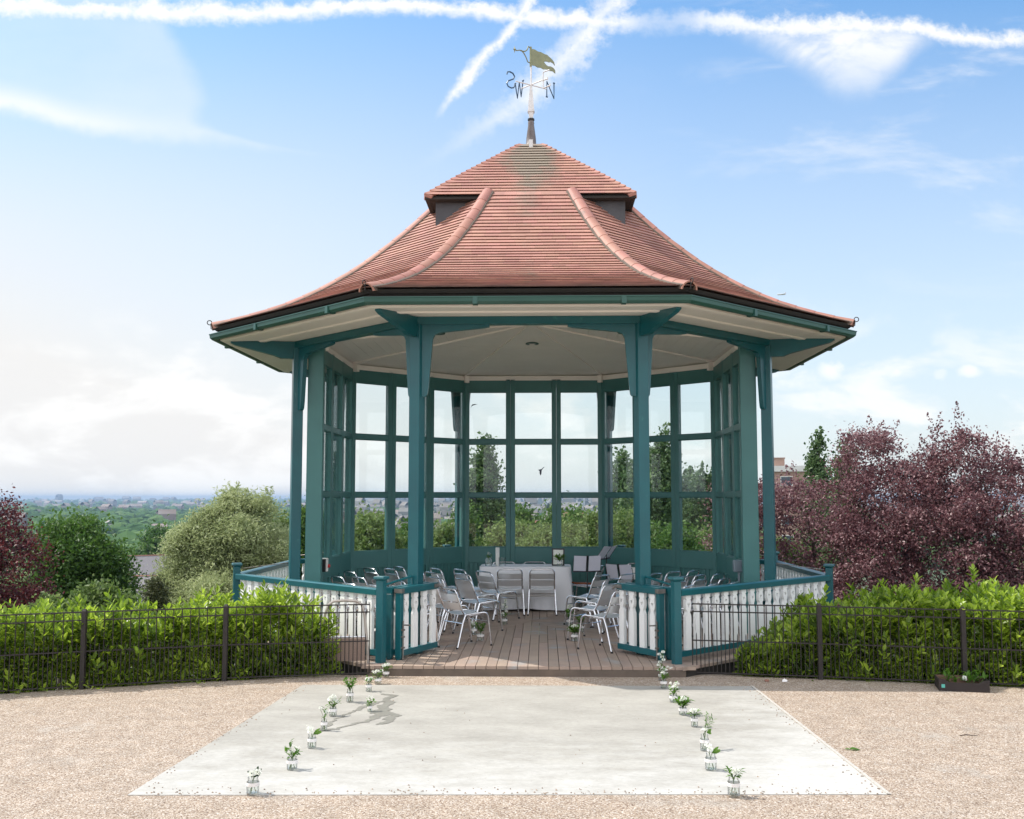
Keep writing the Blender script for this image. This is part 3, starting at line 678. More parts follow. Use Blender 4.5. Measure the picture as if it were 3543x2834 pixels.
# thin pale mortar rim along the slab's right side
st = MB(); st.prism([(2.2, 6.41, .006), (2.23, 6.41, .001), (2.13, 9.99, .001), (2.1, 9.97, .006)], [(2.2, 6.41, .012), (2.23, 6.41, .004), (2.13, 9.99, .004), (2.1, 9.97, .012)])
tag(st.build('slab_rim', mat('pale mortar', (.55, .53, .49), (.42, .38, .33), rough=.9, scale=30)), kind='structure')
gm = MB()
for _ in range(400):
    e = random.random()
    if e < .55: x = random.uniform(-2.3, 2.2); yb = 6.26+.15*(x+2.32)/4.5; y = yb+abs(random.gauss(0, .07)); 
    elif e < .75: y = random.uniform(6.4, 9.9); x = 2.2-.028*(y-6.41)-abs(random.gauss(0, .05))
    elif e < .9: y = random.uniform(6.3, 9.9); x = -2.32+.054*(y-6.26)+abs(random.gauss(0, .05))
    else: x, y = random.uniform(-2, 2), random.uniform(6.5, 9.8)
    q = random.uniform(.003, .0065); n = gm.verts([(x+q*random.uniform(.7, 1.2)*a, y+q*random.uniform(.7, 1.2)*b, .0065+c*q*.8) for a, b, c in ((-1, -.6, 0), (.8, -.9, 0), (1, .7, 0), (-.7, 1, 0), (-.4, -.3, 1), (.5, -.4, 1.1), (.4, .5, .9), (-.5, .4, 1))])
    gm.faces([(4, 5, 6, 7), (0, 1, 5, 4), (1, 2, 6, 5), (2, 3, 7, 6), (3, 0, 4, 7)], n)
tag(gm.build('loose_gravel', mat('loose gravel', (.36, .27, .20), (.22, .15, .11), rough=.85, scale=9, island=.4)), 'crumbs of tan gravel kicked onto the edges of the concrete slab', 'gravel', kind='stuff')
# spilt water on the slab
def blob(path, name):
    m = MB(); Lp = []; Rp = []
    for i, (x, y, w) in enumerate(path):
        a = Vector(path[max(0, i-1)][:2]); b = Vector(path[min(len(path)-1, i+1)][:2]); t = (b-a).normalized(); nn = Vector((-t.y, t.x))
        w2 = w*random.uniform(.75, 1.25)/2
        Lp.append((x+nn.x*w2, y+nn.y*w2)); Rp.append((x-nn.x*w2, y-nn.y*w2))
    n = m.verts([(x, y, .009) for x, y in Lp]+[(x, y, .009) for x, y in Rp]); K = len(path)
    m.faces([(i, i+1, K+i+1, K+i) for i in range(K-1)], n); return m
def wig(pts, seg=6, amp=.018):
    out = []
    for (a, b, w), (c, d, w2) in zip(pts[:-1], pts[1:]):
        for i in range(seg):
            t = i/seg; out.append((a+(c-a)*t+random.uniform(-amp, amp), b+(d-b)*t+random.uniform(-amp, amp)*1.6, w+(w2-w)*t))
    out.append(pts[-1]); return out
wv = MB()
for path in ([(-1.30, 9.50, .03), (-1.19, 9.38, .07), (-1.24, 9.15, .03), (-1.34, 8.95, .07), (-1.42, 8.70, .03), (-1.50, 8.42, .02), (-1.53, 8.1, .05), (-1.56, 7.98, .01)],
             [(-1.24, 9.25, .03), (-1.16, 9.12, .08), (-1.22, 8.92, .09), (-1.15, 8.78, .08), (-1.22, 8.68, .16), (-1.14, 8.58, .09), (-1.20, 8.50, .10), (-1.24, 8.36, .04), (-1.33, 8.2, .035), (-1.45, 8.02, .04), (-1.55, 7.96, .03)],
             [(-1.16, 8.68, .08), (-1.03, 8.55, .05), (-1.09, 8.42, .09), (-1.04, 8.35, .04), (-1.09, 8.28, .07), (-1.14, 8.20, .02)]):
    m = blob(wig(path), ''); n = wv.verts(m.v); wv.faces(m.f, n)
w = wv.build('water_trickle', M['wet']); tag(w, kind='structure')
for i, vtx in enumerate(w.data.vertices): vtx.co.z = .0075 + .00001*(i % 7)
# terrain
def hill(x, y):
    d = y-ye(x)
    if d <= 0: return -.5
    z = -.30-.16*min(d, 14)-.10*max(0, min(d-14, 310))
    far = max(0, min(1, (math.hypot(x, y)-300)/900))
    z += far*(4*math.sin(x*.0021+1)*math.cos(y*.0017)+3*math.sin(x*.006+y*.004))
    r = math.hypot(x, y)
    if r > 9000: z += (r-9000)/4000*45*(.55+.45*math.sin(math.atan2(x, y)*9+1.2))*(1 if x > -1500 else .25)
    return z
def axis(lo, hi, fine, far):
    a = [0.]; st = fine
    while a[-1] < hi: a.append(a[-1]+st); st *= 1.18
    return a
ax = axis(0, 13500, .8, 0); X_ = sorted(set([-a for a in ax]+ax)); Y_ = [-13500, -4000, -600, -60, 0]+[4+a for a in axis(0, 13500, .6, 0)]
V = [(x, y, hill(x, y) if y > 0 else -.5) for y in Y_ for x in X_]; nx = len(X_)
F = [(j*nx+i, j*nx+i+1, (j+1)*nx+i+1, (j+1)*nx+i) for j in range(len(Y_)-1) for i in range(nx-1)]
def landmat():
    m = M['land']; nt = m.node_tree; nd = nt.nodes; lk = nt.links; b = nd[m['b']]; old = b.inputs['Base Color'].links[0].from_socket
    tc = add(nd, 'ShaderNodeTexCoord'); l = add(nd, 'ShaderNodeVectorMath', operation='LENGTH'); lk.new(tc.outputs['Object'], l.inputs[0])
    r = add(nd, 'ShaderNodeMapRange'); r.inputs[1].default_value = 40; r.inputs[2].default_value = 200; lk.new(l.outputs['Value'], r.inputs[0])
    mx = add(nd, 'ShaderNodeMix', data_type='RGBA'); mx.inputs['A'].default_value = (.045, .05, .02, 1); lk.new(r.outputs[0], mx.inputs['Factor']); lk.new(old, mx.inputs['B']); lk.new(mx.outputs['Result'], b.inputs['Base Color'])
landmat()
tag(arr_mesh('terrain', V, F, M['land'], smooth=True), kind='structure')

# ================================================================== FENCES
def fence(pts, label, double_start=True, tail=None):
    root = empty('railing_fence', (pts[0][0], pts[0][1], 0), 0, label, 'fence')
    ox, oy = pts[0]
    for i, ((x0, y0), (x1, y1)) in enumerate(zip(pts[:-1], pts[1:])):
        L = math.hypot(x1-x0, y1-y0); a = math.atan2(y1-y0, x1-x0)
        p = MB(); p.at(TR(x0-ox, y0-oy, 0) @ RZ(a)); H = .705
        for z in (H, H-.075, .345, .03): p.box(.02, L-.02, -.006, .006, z-.006, z+.006)
        n = max(2, round(L/.082)); 
        for j in range(n+1):
            x = .02+(L-.04)*j/n; p.tube([(x, 0, .03), (x, 0, H)], .0052, 5)
            if j < n: xm = x+(L-.04)/n/2; p.tube([(xm, 0, .03), (xm, 0, .40), (xm, 0, .42)], [.0048, .0048, .001], 5)
        p.build('fence_panel', M['iron'], root)
    for i, (x, y) in enumerate(pts):
        if tail is not None and i in tail: continue
        p = MB(); p.at(TR(x-ox, y-oy, 0)); p.box(-.021, .021, -.021, .021, -.3, .715); p.prism(sq(.021, .715), sq(.010, .735)); p.build('fence_post', M['iron'], root)
    return root
fence([(-6.6, 8.62), (-5.25, 9.16), (-4.12, 9.66), (-2.93, 10.12), (-1.56, 10.45)], 'dark iron bow railing in front of the sunlit hedge on the left', tail=[4])
fence([(1.63, 10.60), (2.86, 10.38), (4.14, 10.10), (5.4, 9.80), (6.9, 9.42)], 'dark iron bow railing in front of the shaded hedge on the right', tail=[0])

# ================================================================== LEAVES
def nrmz(a): return a/np.maximum(np.linalg.norm(a, axis=1, keepdims=True), 1e-6)
def diamonds(P, size, asp=.5, flat=None):
    n = len(P); d = nrmz(rng.normal(size=(n, 3))); q = rng.normal(size=(n, 3))
    if flat is not None: q[:, 2] += flat
    u = nrmz(np.cross(d, q)); s = (size*rng.uniform(.65, 1.35, n))[:, None]
    nn = nrmz(np.cross(d, u))
    V = np.stack([P-d*s*.5, P+u*s*asp*.5+nn*s*.10, P+d*s*.5, P-u*s*asp*.5+nn*s*.10], 1).reshape(-1, 3)
    return V, np.arange(4*n).reshape(-1, 4)
def crown_points(lobes, nclump, per, cr, fill=.35, up=0):
    L = np.array(lobes, float); w = (L[:, 3]*L[:, 4]+L[:, 3]*L[:, 5]+L[:, 4]*L[:, 5]); idx = rng.choice(len(L), nclump, p=w/w.sum())
    d = nrmz(rng.normal(size=(nclump, 3))); d[:, 2] = np.where(d[:, 2] < -.55, -d[:, 2], d[:, 2])
    rad = np.where(rng.random(nclump) < fill, rng.uniform(.2, .9, nclump), rng.uniform(.84, 1.06, nclump))
    C = L[idx, :3]+d*L[idx, 3:6]*rad[:, None]
    out = np.repeat(C, per, 0)
    sc = cr*rng.uniform(.6, 1.4, nclump)
    g = rng.normal(size=(nclump*per, 3))*np.repeat(sc, per)[:, None]*np.array([1, 1, .75])
    return out+g
def shoots(lobes, n, length, per, lean=.25, spread=.03):
    L = np.array(lobes, float); P = []
    for _ in range(n):
        l = L[rng.integers(len(L))]; a = rng.uniform(0, 2*math.pi); r = rng.uniform(0, .75)
        b = np.array([l[0]+l[3]*r*math.cos(a), l[1]+l[4]*r*math.sin(a), l[2]+l[5]*math.sqrt(1-r*r)*.95])
        d = np.array([math.cos(a)*lean*rng.uniform(.2, 2)+.15, math.sin(a)*lean, 1.]); d /= np.linalg.norm(d); ll = length*rng.uniform(.4, 1.2)
        t = np.linspace(0, 1, per); w = (1.1-t)[:, None]*spread*2.2
        P.append(b+d*ll*t[:, None]+rng.normal(size=(per, 3))*w)
    return np.concatenate(P)
def limb(mb, p, q, r0, r1, n=6, wob=.05):
    P = []; p = Vector(p); q = Vector(q)
    for i in range(n+1):
        t = i/n; k = math.sin(math.pi*t)*wob*(q-p).length; P.append(p.lerp(q, t)+Vector((random.uniform(-k, k), random.uniform(-k, k), random.uniform(-k, k)*.4)))
    mb.tube(P, [r0+(r1-r0)*i/n for i in range(n+1)], 7)
def tree(name, base, lobes, m, label, cat='tree', nclump=400, per=30, cr=.12, leaf=.07, asp=.55, fill=.35, trunk=.1, shoot=None, group=None, flat=None, clip=None):
    L0 = list(lobes)
    for l in L0:
        for _ in range(3):
            a = random.uniform(0, 6.28); e = random.uniform(-.2, 1.2); c_ = math.cos(e)
            lobes = lobes+[(l[0]+l[3]*c_*math.cos(a)*.92, l[1]+l[4]*c_*math.sin(a)*.92, l[2]+l[5]*math.sin(e)*.92, l[3]*.36, l[4]*.36, l[5]*.34)]
    bx, by = base; bz = hill(bx, by); root = empty(name, (bx, by, bz), 0, label, cat, group)
    P = crown_points(lobes, nclump, per, cr, fill)
    if shoot: P = np.concatenate([P, shoots(lobes, *shoot)])
    if clip: P = P[clip(P)]
    V, F = diamonds(P-np.array([bx, by, bz]), leaf, asp, flat)
    arr_mesh('crown', V, F, m, root)
    t = MB(); 
    cz = min(l[2] for l in L0); lobes = L0
    fork = Vector((bx+random.uniform(-.1, .1), by, bz+max(.3, (cz-bz)*.55)))
    t.at(TR(-bx, -by, -bz)); limb(t, (bx, by, bz-.2), fork, trunk, trunk*.8, 4, .03)
    for l in lobes:
        e = Vector((l[0], l[1], l[2]+l[5]*.35)); limb(t, fork, e, trunk*.6, trunk*.12, 6, .08)
        for _ in range(3):
            a = random.uniform(0, 6.28); e2 = Vector((l[0]+l[3]*.8*math.cos(a), l[1]+l[4]*.8*math.sin(a), l[2]+random.uniform(-.2, .75)*l[5])); limb(t, fork.lerp(e, random.uniform(.4, .8)), e2, trunk*.25, trunk*.05, 5, .1)
    smoothed(t.build('trunk', M['bark'], root))
    return root
def bear(u, Y): return (u-1143)/2180*Y+.155     # x of a bearing at distance Y
def hgt(v, Y): return 1.76-(v-1050)/2180*Y

# purple plums on the right, one on the left
tree('plum_tree', (5.6, 22.5), [(4.9, 22, .5, .9, .9, 1.6), (5.9, 21.5, 1.1, 1.0, 1.0, 1.0), (5.3, 21, -.6, 1.0, 1.0, .9), (4.3, 22, 1.2, .7, .8, .9), (6.4, 21, .2, .9, .9, 1.0)], M['plum'],
     'lower spreading plum tree with purple leaves right beside the bandstand', nclump=720, per=42, cr=.11, leaf=.060, fill=.22, shoot=(14, .6, 34, .3, .04), trunk=.09, group='purple leaved plum trees')
tree('plum_tree', (7.1, 21.5), [(6.75, 21, 2.2, .65, .7, .85), (7.0, 20.5, 1.2, 1.2, 1.1, 1.2), (7.5, 20, .3, 1.2, 1.0, 1.2), (6.6, 20, -.2, 1.1, 1.0, .9), (7.6, 20.6, 1.9, .6, .7, .7)], M['plum'],
     'tallest purple plum tree with spiky top shoots, in the middle on the right', nclump=1000, per=44, cr=.11, leaf=.060, fill=.22, shoot=(26, .75, 40, .35, .045), trunk=.11, group='purple leaved plum trees')
tree('plum_tree', (9.0, 20.5), [(8.45, 20, 2.05, .75, .8, .85), (9.1, 20, 1.2, 1.1, 1.1, 1.2), (9.2, 19.5, .1, 1.3, 1.1, 1.2), (8.3, 19.5, .6, .9, .9, 1.1), (8.2, 19.2, -.5, 1.0, .9, .8)], M['plum'],
     'broad purple plum tree with long upright sprigs, near the right edge', nclump=1000, per=44, cr=.11, leaf=.060, fill=.22, shoot=(26, .55, 40, .3, .05), trunk=.11, group='purple leaved plum trees')
tree('plum_tree', (11.0, 20.0), [(10.6, 19.5, 1.3, 1.0, 1.0, 1.1), (11.2, 19, .3, 1.2, 1.2, 1.4), (10.2, 19, -.2, .9, .9, 1.1)], M['plum'],
     'purple plum tree cut off by the right edge of the picture', nclump=560, per=44, cr=.11, leaf=.060, fill=.22, shoot=(10, .6, 36, .3, .045), trunk=.1, group='purple leaved plum trees')
tree('plum_tree', (-11.2, 20.5), [(-10.9, 20, .8, 1.05, 1.0, 1.05), (-10.2, 19.5, 0, 1.05, 1.0, 1.1), (-11.4, 20, -.4, 1.3, 1.0, 1.2), (-9.75, 19.3, -.5, .75, .8, .6), (-11.6, 19.5, .6, .9, .9, 1.1)], M['plumred'],
     'dark red leaved plum tree at the far left edge behind the hedge', nclump=900, per=44, cr=.11, leaf=.060, fill=.22, shoot=(10, .5, 34, .3, .04), trunk=.11)
# broadleaf on the left
def bt(name, u, v, Y, ru, top_v, m, label, depth=None, nl=5, **kw):   # generic tree about a bearing
    r = ru/2180*Y; zt = hgt(top_v, Y); zb = hgt(v, Y); x = bear(u, Y); h = zt-zb; L = []
    for i in range(nl):
        a = i/nl; L.append((x+random.uniform(-.5, .5)*r*(1.1-.5*a), Y+random.uniform(-.4, .4)*r, zb+h*(.18+.62*a), r*random.uniform(.5, .75)*(1.05-.35*a), r*random.uniform(.5, .75), h*random.uniform(.2, .27)))
    L.append((x, Y, zb+h*.42, r*.85, r*.8, h*.42)); L.append((x, Y, zb+h*.80, r*.42, r*.42, h*.2))
    return tree(name, (x, Y+.2), L, m, label, **kw)
bt('oak_tree', 165, 1330, 27, 105, 1092, M['green'], 'dark green broadleaf tree between the red plum and the slate roofed house', nl=8, nclump=950, per=34, cr=.19, leaf=.11, trunk=.16, fill=.3)
bt('oak_tree', 205, 1350, 29, 32, 1165, M['green'], 'smaller dark green tree just left of the slate roofed house', nl=5, nclump=420, per=34, cr=.17, leaf=.11, trunk=.1, fill=.3)
# silvery willow
W = 27
L = [(bear(u, W), W+dy, hgt(v, W), ru/2180*W, ru/2180*W, rv/2180*W) for u, v, ru, rv, dy in ((425, 1245, 80, 65, 0), (395, 1200, 42, 70, -.4), (470, 1180, 78, 90, 0), (490, 1105, 42, 62, .2), (540, 1110, 36, 66, .2), (545, 1200, 60, 85, .3), (450, 1130, 42, 55, 0), (372, 1255, 34, 45, -.6), (485, 1260, 90, 60, -.8), (410, 1160, 40, 50, .1), (515, 1150, 50, 60, -.4))]
tree('willow_tree', (bear(470, W), W+.3), L, M['willow'], 'pale silvery green willow with a broad rounded crown left of the bandstand', nclump=2600, per=32, cr=.13, leaf=.105, asp=.30, fill=.25, trunk=.2, shoot=(30, .5, 40, .12, .05))
bt('ash_tree', 590, 1340, 30, 45, 1092, M['shrub'], 'light green tree showing between the willow and the left posts', nl=5, nclump=420, per=34, cr=.2, leaf=.12, trunk=.1)
bt('cedar_bush', 326, 1330, 22, 20, 1222, M['cedar'], 'brownish conifer bush in front of the willow', cat='bush', nl=4, nclump=260, per=36, cr=.09, leaf=.07, asp=.3, trunk=.05)
bt('elder_bush', 200, 1370, 17, 75, 1232, M['shrub'], 'light green bush behind the left hedge below the oak', cat='bush', nl=5, nclump=360, per=30, cr=.09, leaf=.08, trunk=.04)
bt('elder_bush', 110, 1370, 16, 60, 1260, M['shrub'], 'light green bush behind the left hedge below the red plum', cat='bush', nl=4, nclump=260, per=30, cr=.09, leaf=.08, trunk=.04)
bt('lime_tree', 335, 1260, 210, 45, 1118, M['green'], 'distant green tree above the slate roofed house', nl=5, nclump=300, per=34, cr=1.3, leaf=.9, trunk=.4)
# seen through and beside the screens
bt('maple_tree', 645, 1300, 30, 42, 1066, M['green'], 'dark leafy tree between the outer left post and the glazed screen', nl=6, nclump=460, per=32, cr=.2, leaf=.12, trunk=.12)
bt('maple_tree', 780, 1290, 34, 75, 1088, M['shrub'], 'olive green tree seen through the left rear windows', nl=6, nclump=640, per=32, cr=.22, leaf=.14, trunk=.14)
bt('maple_tree', 875, 1290, 36, 50, 1098, M['green'], 'green tree seen through the panes behind the front left post', nl=5, nclump=420, per=32, cr=.22, leaf=.14, trunk=.12)
bt('maple_tree', 972, 1300, 38, 26, 1066, M['green'], 'narrow green tree seen beside the rear left corner post', nl=4, nclump=260, per=32, cr=.2, leaf=.14, trunk=.1)
bt('maple_tree', 935, 1300, 33, 40, 1112, M['shrub'], 'pale bush-like tree at the foot of the left rear window', nl=4, nclump=300, per=32, cr=.2, leaf=.14, trunk=.1)
for u, v, Y, ru, tv, mm, lab in ((1095, 1250, 34, 48, 1106, 'shrub', 'yellow green tree low in the middle rear window'), (1195, 1255, 36, 56, 1102, 'shrub', 'yellow green tree low in the right pane of the rear screen'), (1150, 1260, 31, 75, 1118, 'shrub', 'nearest yellow green bush below the rear windows'),
                         (1165, 1240, 60, 26, 1066, 'green', 'rounded dark green tree beyond the white gabled house'), (1098, 1240, 62, 26, 1070, 'green', 'rounded dark green tree left in the middle rear window'), (1210, 1240, 58, 28, 1072, 'green', 'rounded dark green tree right of the middle window bar'),
                         (1255, 1260, 33, 34, 1078, 'shrub', 'light green tree at the rear right corner post'), (1060, 1260, 33, 40, 1112, 'shrub', 'light green bush beside the leftmost poplar'),
                         (1310, 1260, 36, 52, 1082, 'shrub', 'yellow green tree filling behind the poplars on the right'), (1420, 1270, 34, 60, 1115, 'green', 'dark green tree below the brick flats'), (1490, 1270, 36, 50, 1120, 'shrub', 'light green tree at the foot of the brick flats'),
                         (1520, 1270, 38, 40, 1090, 'green', 'green tree seen through the right side screen'), (1365, 1270, 38, 40, 1110, 'green', 'green bush between the two front poplars'), (1020, 1260, 44, 36, 1100, 'green', 'green tree behind the leftmost poplar')):
    bt('garden_tree', u, v, Y, ru, tv, M[mm], lab, nl=5, nclump=int(160+ru*4), per=30, cr=.006*Y, leaf=.0040*Y, trunk=.1, group='garden trees below the bandstand')
bt('elder_bush', 1650, 1330, 23.5, 75, 1135, M['shrub'], 'yellow green bush glimpsed under the purple plums', cat='bush', nl=6, nclump=420, per=32, cr=.14, leaf=.09, trunk=.05)
bt('elder_bush', 1610, 1300, 24.5, 45, 1130, M['shrub'], 'yellow green bush beside the outer right post', cat='bush', nl=4, nclump=240, per=32, cr=.14, leaf=.09, trunk=.05)
def poplar(u, tv, w, Y, lean, label, bv=1260, dens=1.0):
    x = bear(u, Y); zt = hgt(tv, Y); zb = hgt(bv, Y); L = []; n = 11
    for i in range(n):
        t = i/(n-1); r = w/2180*Y*.50*min(1, (1.12-t)/.42)*random.uniform(.8, 1.15)
        L.append((x+lean/2180*Y*(t-.5)+random.uniform(-.3, .3)*r, Y+random.uniform(-.3, .3)*r, zb+(zt-zb)*(.04+.92*t), r, r, (zt-zb)*.085))
    return tree('poplar_tree', (x-lean/2180*Y*.5, Y), L, M['poplar'], label, nclump=int(380*dens), per=30, cr=.0048*Y, leaf=.0036*Y, asp=.7, fill=.25, trunk=.12, shoot=(26, .6, 26, .1, .07), group='lombardy poplars beyond the bandstand')
poplar(1018, 950, 62, 40, 6, 'full poplar seen through the left pane of the rear screen', dens=1.9)
poplar(1298, 970, 34, 48, 24, 'slim leaning poplar just right of the rear corner post')
poplar(1334, 985, 34, 46, 16, 'poplar half hidden behind the front right post')
poplar(1390, 930, 62, 40, 16, 'tallest poplar to the right of the front right post', dens=1.9)
poplar(1466, 1008, 38, 50, 10, 'poplar in front of the brick flats')
poplar(1499, 1000, 26, 50, 8, 'thin poplar beside the right rear window frame')
poplar(1448, 1014, 16, 58, 4, 'small distant poplar top beside the window frame')
poplar(1712, 946, 40, 46, 8, 'left poplar of the pair above the purple plums')
poplar(1762, 962, 50, 44, 26, 'right poplar of the pair above the purple plums')

# laurel hedges: upright leafy shoots
def leaf6(B, D, N, L, W):
    n = len(B); D = nrmz(D); S = nrmz(np.cross(D, N)); N = nrmz(np.cross(S, D)); L = L[:, None]; W = W[:, None]
    v = [B, B+D*L*.35-S*W*.5+N*W*.18, B+D*L*.70-S*W*.42+N*W*.10, B+D*L-N*L*.06, B+D*L*.70+S*W*.42+N*W*.10, B+D*L*.35+S*W*.5+N*W*.18]
    V = np.stack(v, 1).reshape(-1, 3); i = np.arange(n)[:, None]*6
    return V, np.concatenate([i+np.array([0, 1, 2, 3]), i+np.array([0, 3, 4, 5])])
def hedge(x0, x1, depth, htop, label, n, m, skip=None, off=.10):
    root = empty('laurel_hedge', ((x0+x1)/2, ye((x0+x1)/2)+.5, -.2), 0, label, 'hedge'); o = np.array(root.location)
    B = []; D = []; N = []; LL = []; stems = MB()
    for i in range(n):
        x = random.uniform(x0, x1); t = random.random(); front = random.random() < .45
        dd = off+(abs(random.gauss(0, .06)) if front else random.uniform(0, depth)); y = ye(x)+dd
        zt = htop(x)
        top = random.uniform(.0, zt) if front else (random.uniform(-.05, zt) if random.random() < .42 else zt-abs(random.gauss(0, .14))+(.12 if random.random() < .09 else 0))
        if skip and skip(x, y, top): continue
        ln = random.uniform(.16, .34); lean = Vector((random.gauss(0, .22), (-.45 if front else 0)+random.gauss(0, .2), 1)).normalized()
        b = Vector((x, y, top-ln*.9+.02)); k = random.randint(10, 16); ph = random.uniform(0, 6.28)
        if i % 3 == 0: stems.tube([b-Vector((0, -.05, .25)), b, b+lean*ln], [.005, .004, .002], 4)
        a1 = lean.cross(Vector((.3, 1, .2))).normalized(); a2 = lean.cross(a1)
        for j in range(k):
            s = (j+.5)/k; ph += 2.4; rd = a1*math.cos(ph)+a2*math.sin(ph); out = 1.3-.75*s
            B.append(b+lean*ln*s); D.append(lean*(.55+.5*s)+rd*out); N.append(lean-rd*.4); LL.append(random.uniform(.085, .135)*(1-.25*s))
    B = np.array(B); D = np.array(D); N = np.array(N)+rng.normal(size=(len(B), 3))*.25; LL = np.array(LL)
    V, F = leaf6(B-o, D, N, LL, LL*rng.uniform(.32, .46, len(LL)))
    arr_mesh('foliage', V, F, m, root, smooth=False)
    stems.at(Matrix.Identity(4)); stems.v = [tuple(Vector(p)-Vector(o)) for p in stems.v]; stems.build('stems', M['stem'], root)
    return root
hl = lambda x: float(np.interp(x, [-7, -5, -4.2, -3.4, -2.8, -2.4, -2.1, -1.9], [.66, .66, .64, .63, .72, .80, .62, .40]))+.05*math.sin(x*9)
hr = lambda x: float(np.interp(x, [2.0, 2.4, 2.8, 3.3, 4, 5, 7], [.14, .36, .58, .70, .79, .83, .84]))+.05*math.sin(x*7)
deckclear = lambda x, y: max(abs(x)*.9239+(CY-y)*.3827, (abs(x)+(CY-y))*.7071, CY-y) > 3.98
hedge(-7.4, -1.98, 1.15, hl, 'bright green laurel hedge in full sun behind the left railing', 2350, M['hedge'], skip=lambda x, y, z: not deckclear(x, y))
hedge(2.15, 7.6, 1.15, hr, 'glossy green laurel hedge in shade behind the right railing', 2450, M['hedge'], skip=lambda x, y, z: not deckclear(x, y))

# ================================================================== CHAIRS
def make_chair():
    r = empty('metal_chair')
    for s in (-1, 1):
        y = s*.185
        m = MB(); m.tube([(.235, y*1.06, 0), (.205, y*1.02, .26), (.195, y, .335), (.175, y, .365), (.14, y, .378), (.0, y, .372), (-.12, y, .362)], .0105, 8); lg = smoothed(m.build('leg', M['alu'], r)); m = MB(); m.lathe([(.013, .0), (.013, .02)], 8, .235, s*.196); m.build('foot_cap', M['rubber'], lg)
        m = MB(); m.tube([(-.235, y*1.10, 0), (-.15, y*1.02, .28), (-.115, y, .362)], .0105, 8); lg = smoothed(m.build('leg', M['alu'], r)); m = MB(); m.lathe([(.013, .0), (.013, .02)], 8, -.235, s*.204); m.build('foot_cap', M['rubber'], lg)
    m = MB(); y = .175
    lp = [(.10, -y, .365), (-.06, -y, .352), (-.125, -y, .375), (-.155, -y, .42), (-.225, -y, .605), (-.238, -y*.93, .638), (-.243, -y*.78, .652), (-.244, 0, .656), (-.243, y*.78, .652), (-.238, y*.93, .638), (-.225, y, .605), (-.155, y, .42), (-.125, y, .375), (-.06, y, .352), (.10, y, .365)]
    m.tube(lp, .0105, 8); smoothed(m.build('back_frame', M['alu'], r))
    m = MB()
    for z0, z1 in ((.415, .500), (.512, .594)):
        def xx(z): return -.155-(z-.42)*.378
        n = 6
        for j in range(n):
            a, b = -y+2*y*j/n, -y+2*y*(j+1)/n; c = lambda q: -.022*(1-(q/y)**2)
            m.prism([(xx(z0)+c(a)+.003, a, z0), (xx(z0)+c(b)+.003, b, z0), (xx(z1)+c(b)+.003, b, z1), (xx(z1)+c(a)+.003, a, z1)], [(xx(z0)+c(a)-.001, a, z0), (xx(z0)+c(b)-.001, b, z0), (xx(z1)+c(b)-.001, b, z1), (xx(z1)+c(a)-.001, a, z1)])
    m.build('backrest', M['slat'], r)
    m = MB()
    for i in range(6):
        x0 = -.125+i*.052; n = 4
        for j in range(n):
            a, b = -y+2*y*j/n, -y+2*y*(j+1)/n; c = lambda q: -.018*(1-(q/y)**2)
            m.prism([(x0, a, .372+c(a)), (x0+.046, a, .373+c(a)), (x0+.046, b, .373+c(b)), (x0, b, .372+c(b))], [(x0, a, .376+c(a)), (x0+.046, a, .377+c(a)), (x0+.046, b, .377+c(b)), (x0, b, .376+c(b))])
    m.build('seat', M['slat'], r)
    m = MB(); m.tube([(.205, -.188, .27), (.205, .188, .27)], .007, 6); m.build('stretcher', M['alu'], r)
    m = MB(); m.tube([(-.152, -.189, .272), (-.152, .189, .272)], .007, 6); m.build('stretcher', M['alu'], r)
    return r
ch0 = make_chair(); used = [0]
def chair(x, y, rz, label, group, z=.1):
    c = ch0 if not used[0] else copy_tree(ch0)
    used[0] = 1; c.location = (x, y, z); c.rotation_euler = (0, 0, rz); tag(c, label, 'chair', group); return c
ORD = ['nearest side wall', 'second from side wall', 'third from side wall', 'fourth from side wall', 'fifth from side wall', 'sixth from side wall']
RN = ['row nearest front rail', 'second row from rail', 'middle row', 'second row from table', 'row nearest table']
rowsL = [[(-2.46, 12.41), (-2.14, 12.28), (-1.82, 12.06), (-1.52, 11.62)], [(-2.50, 13.39), (-2.20, 13.25), (-1.92, 13.05), (-1.60, 12.70), (-1.22, 12.50), (-.93, 11.75)],
         [(-2.50, 14.25), (-2.18, 14.12), (-1.86, 13.83), (-1.22, 13.27), (-.85, 13.05)], [(-2.36, 15.03), (-2.04, 14.90), (-1.64, 14.65), (-1.38, 14.2), (-.93, 13.94)], [(-1.98, 15.35), (-1.39, 14.95), (-1.04, 14.80), (-.67, 14.4)]]
rowsR = [[(2.46, 12.63), (2.15, 12.33), (1.84, 12.10), (1.03, 11.49)], [(2.43, 13.17), (2.10, 13.00), (1.80, 12.70), (.95, 12.31)], [(2.50, 14.0), (2.22, 13.80), (1.95, 13.50), (1.40, 12.90), (1.02, 13.1)], [(2.25, 14.60), (1.95, 14.39), (1.65, 14.02), (1.27, 13.92), (.93, 13.74)]]
for side_, rows, s in (('left', rowsL, 1), ('right', rowsR, -1)):
    for i, row in enumerate(rows):
        for j, (x, y) in enumerate(row):
            a = math.atan2(.6, .8)+random.uniform(-.10, .10)
            fx, fy = math.cos(a)*s, math.sin(a)
            rn = RN[i] if side_ == 'left' else ['row nearest front rail', 'second row from rail', 'second row from table', 'row nearest table'][i]
            chair(x+fx*.243, y+fy*.243, math.atan2(fy, fx), 'silver slatted chair %s of aisle, %s, %s' % (side_, rn, ORD[j]), 'guest chairs in the %s block' % side_)
chair(-.32, 15.13, math.pi/2, 'silver slatted chair before the white table, left of the two facing it', 'chairs around the white table')
chair(.14, 15.15, math.pi/2, 'silver slatted chair before the white table, right of the two facing it', 'chairs around the white table')
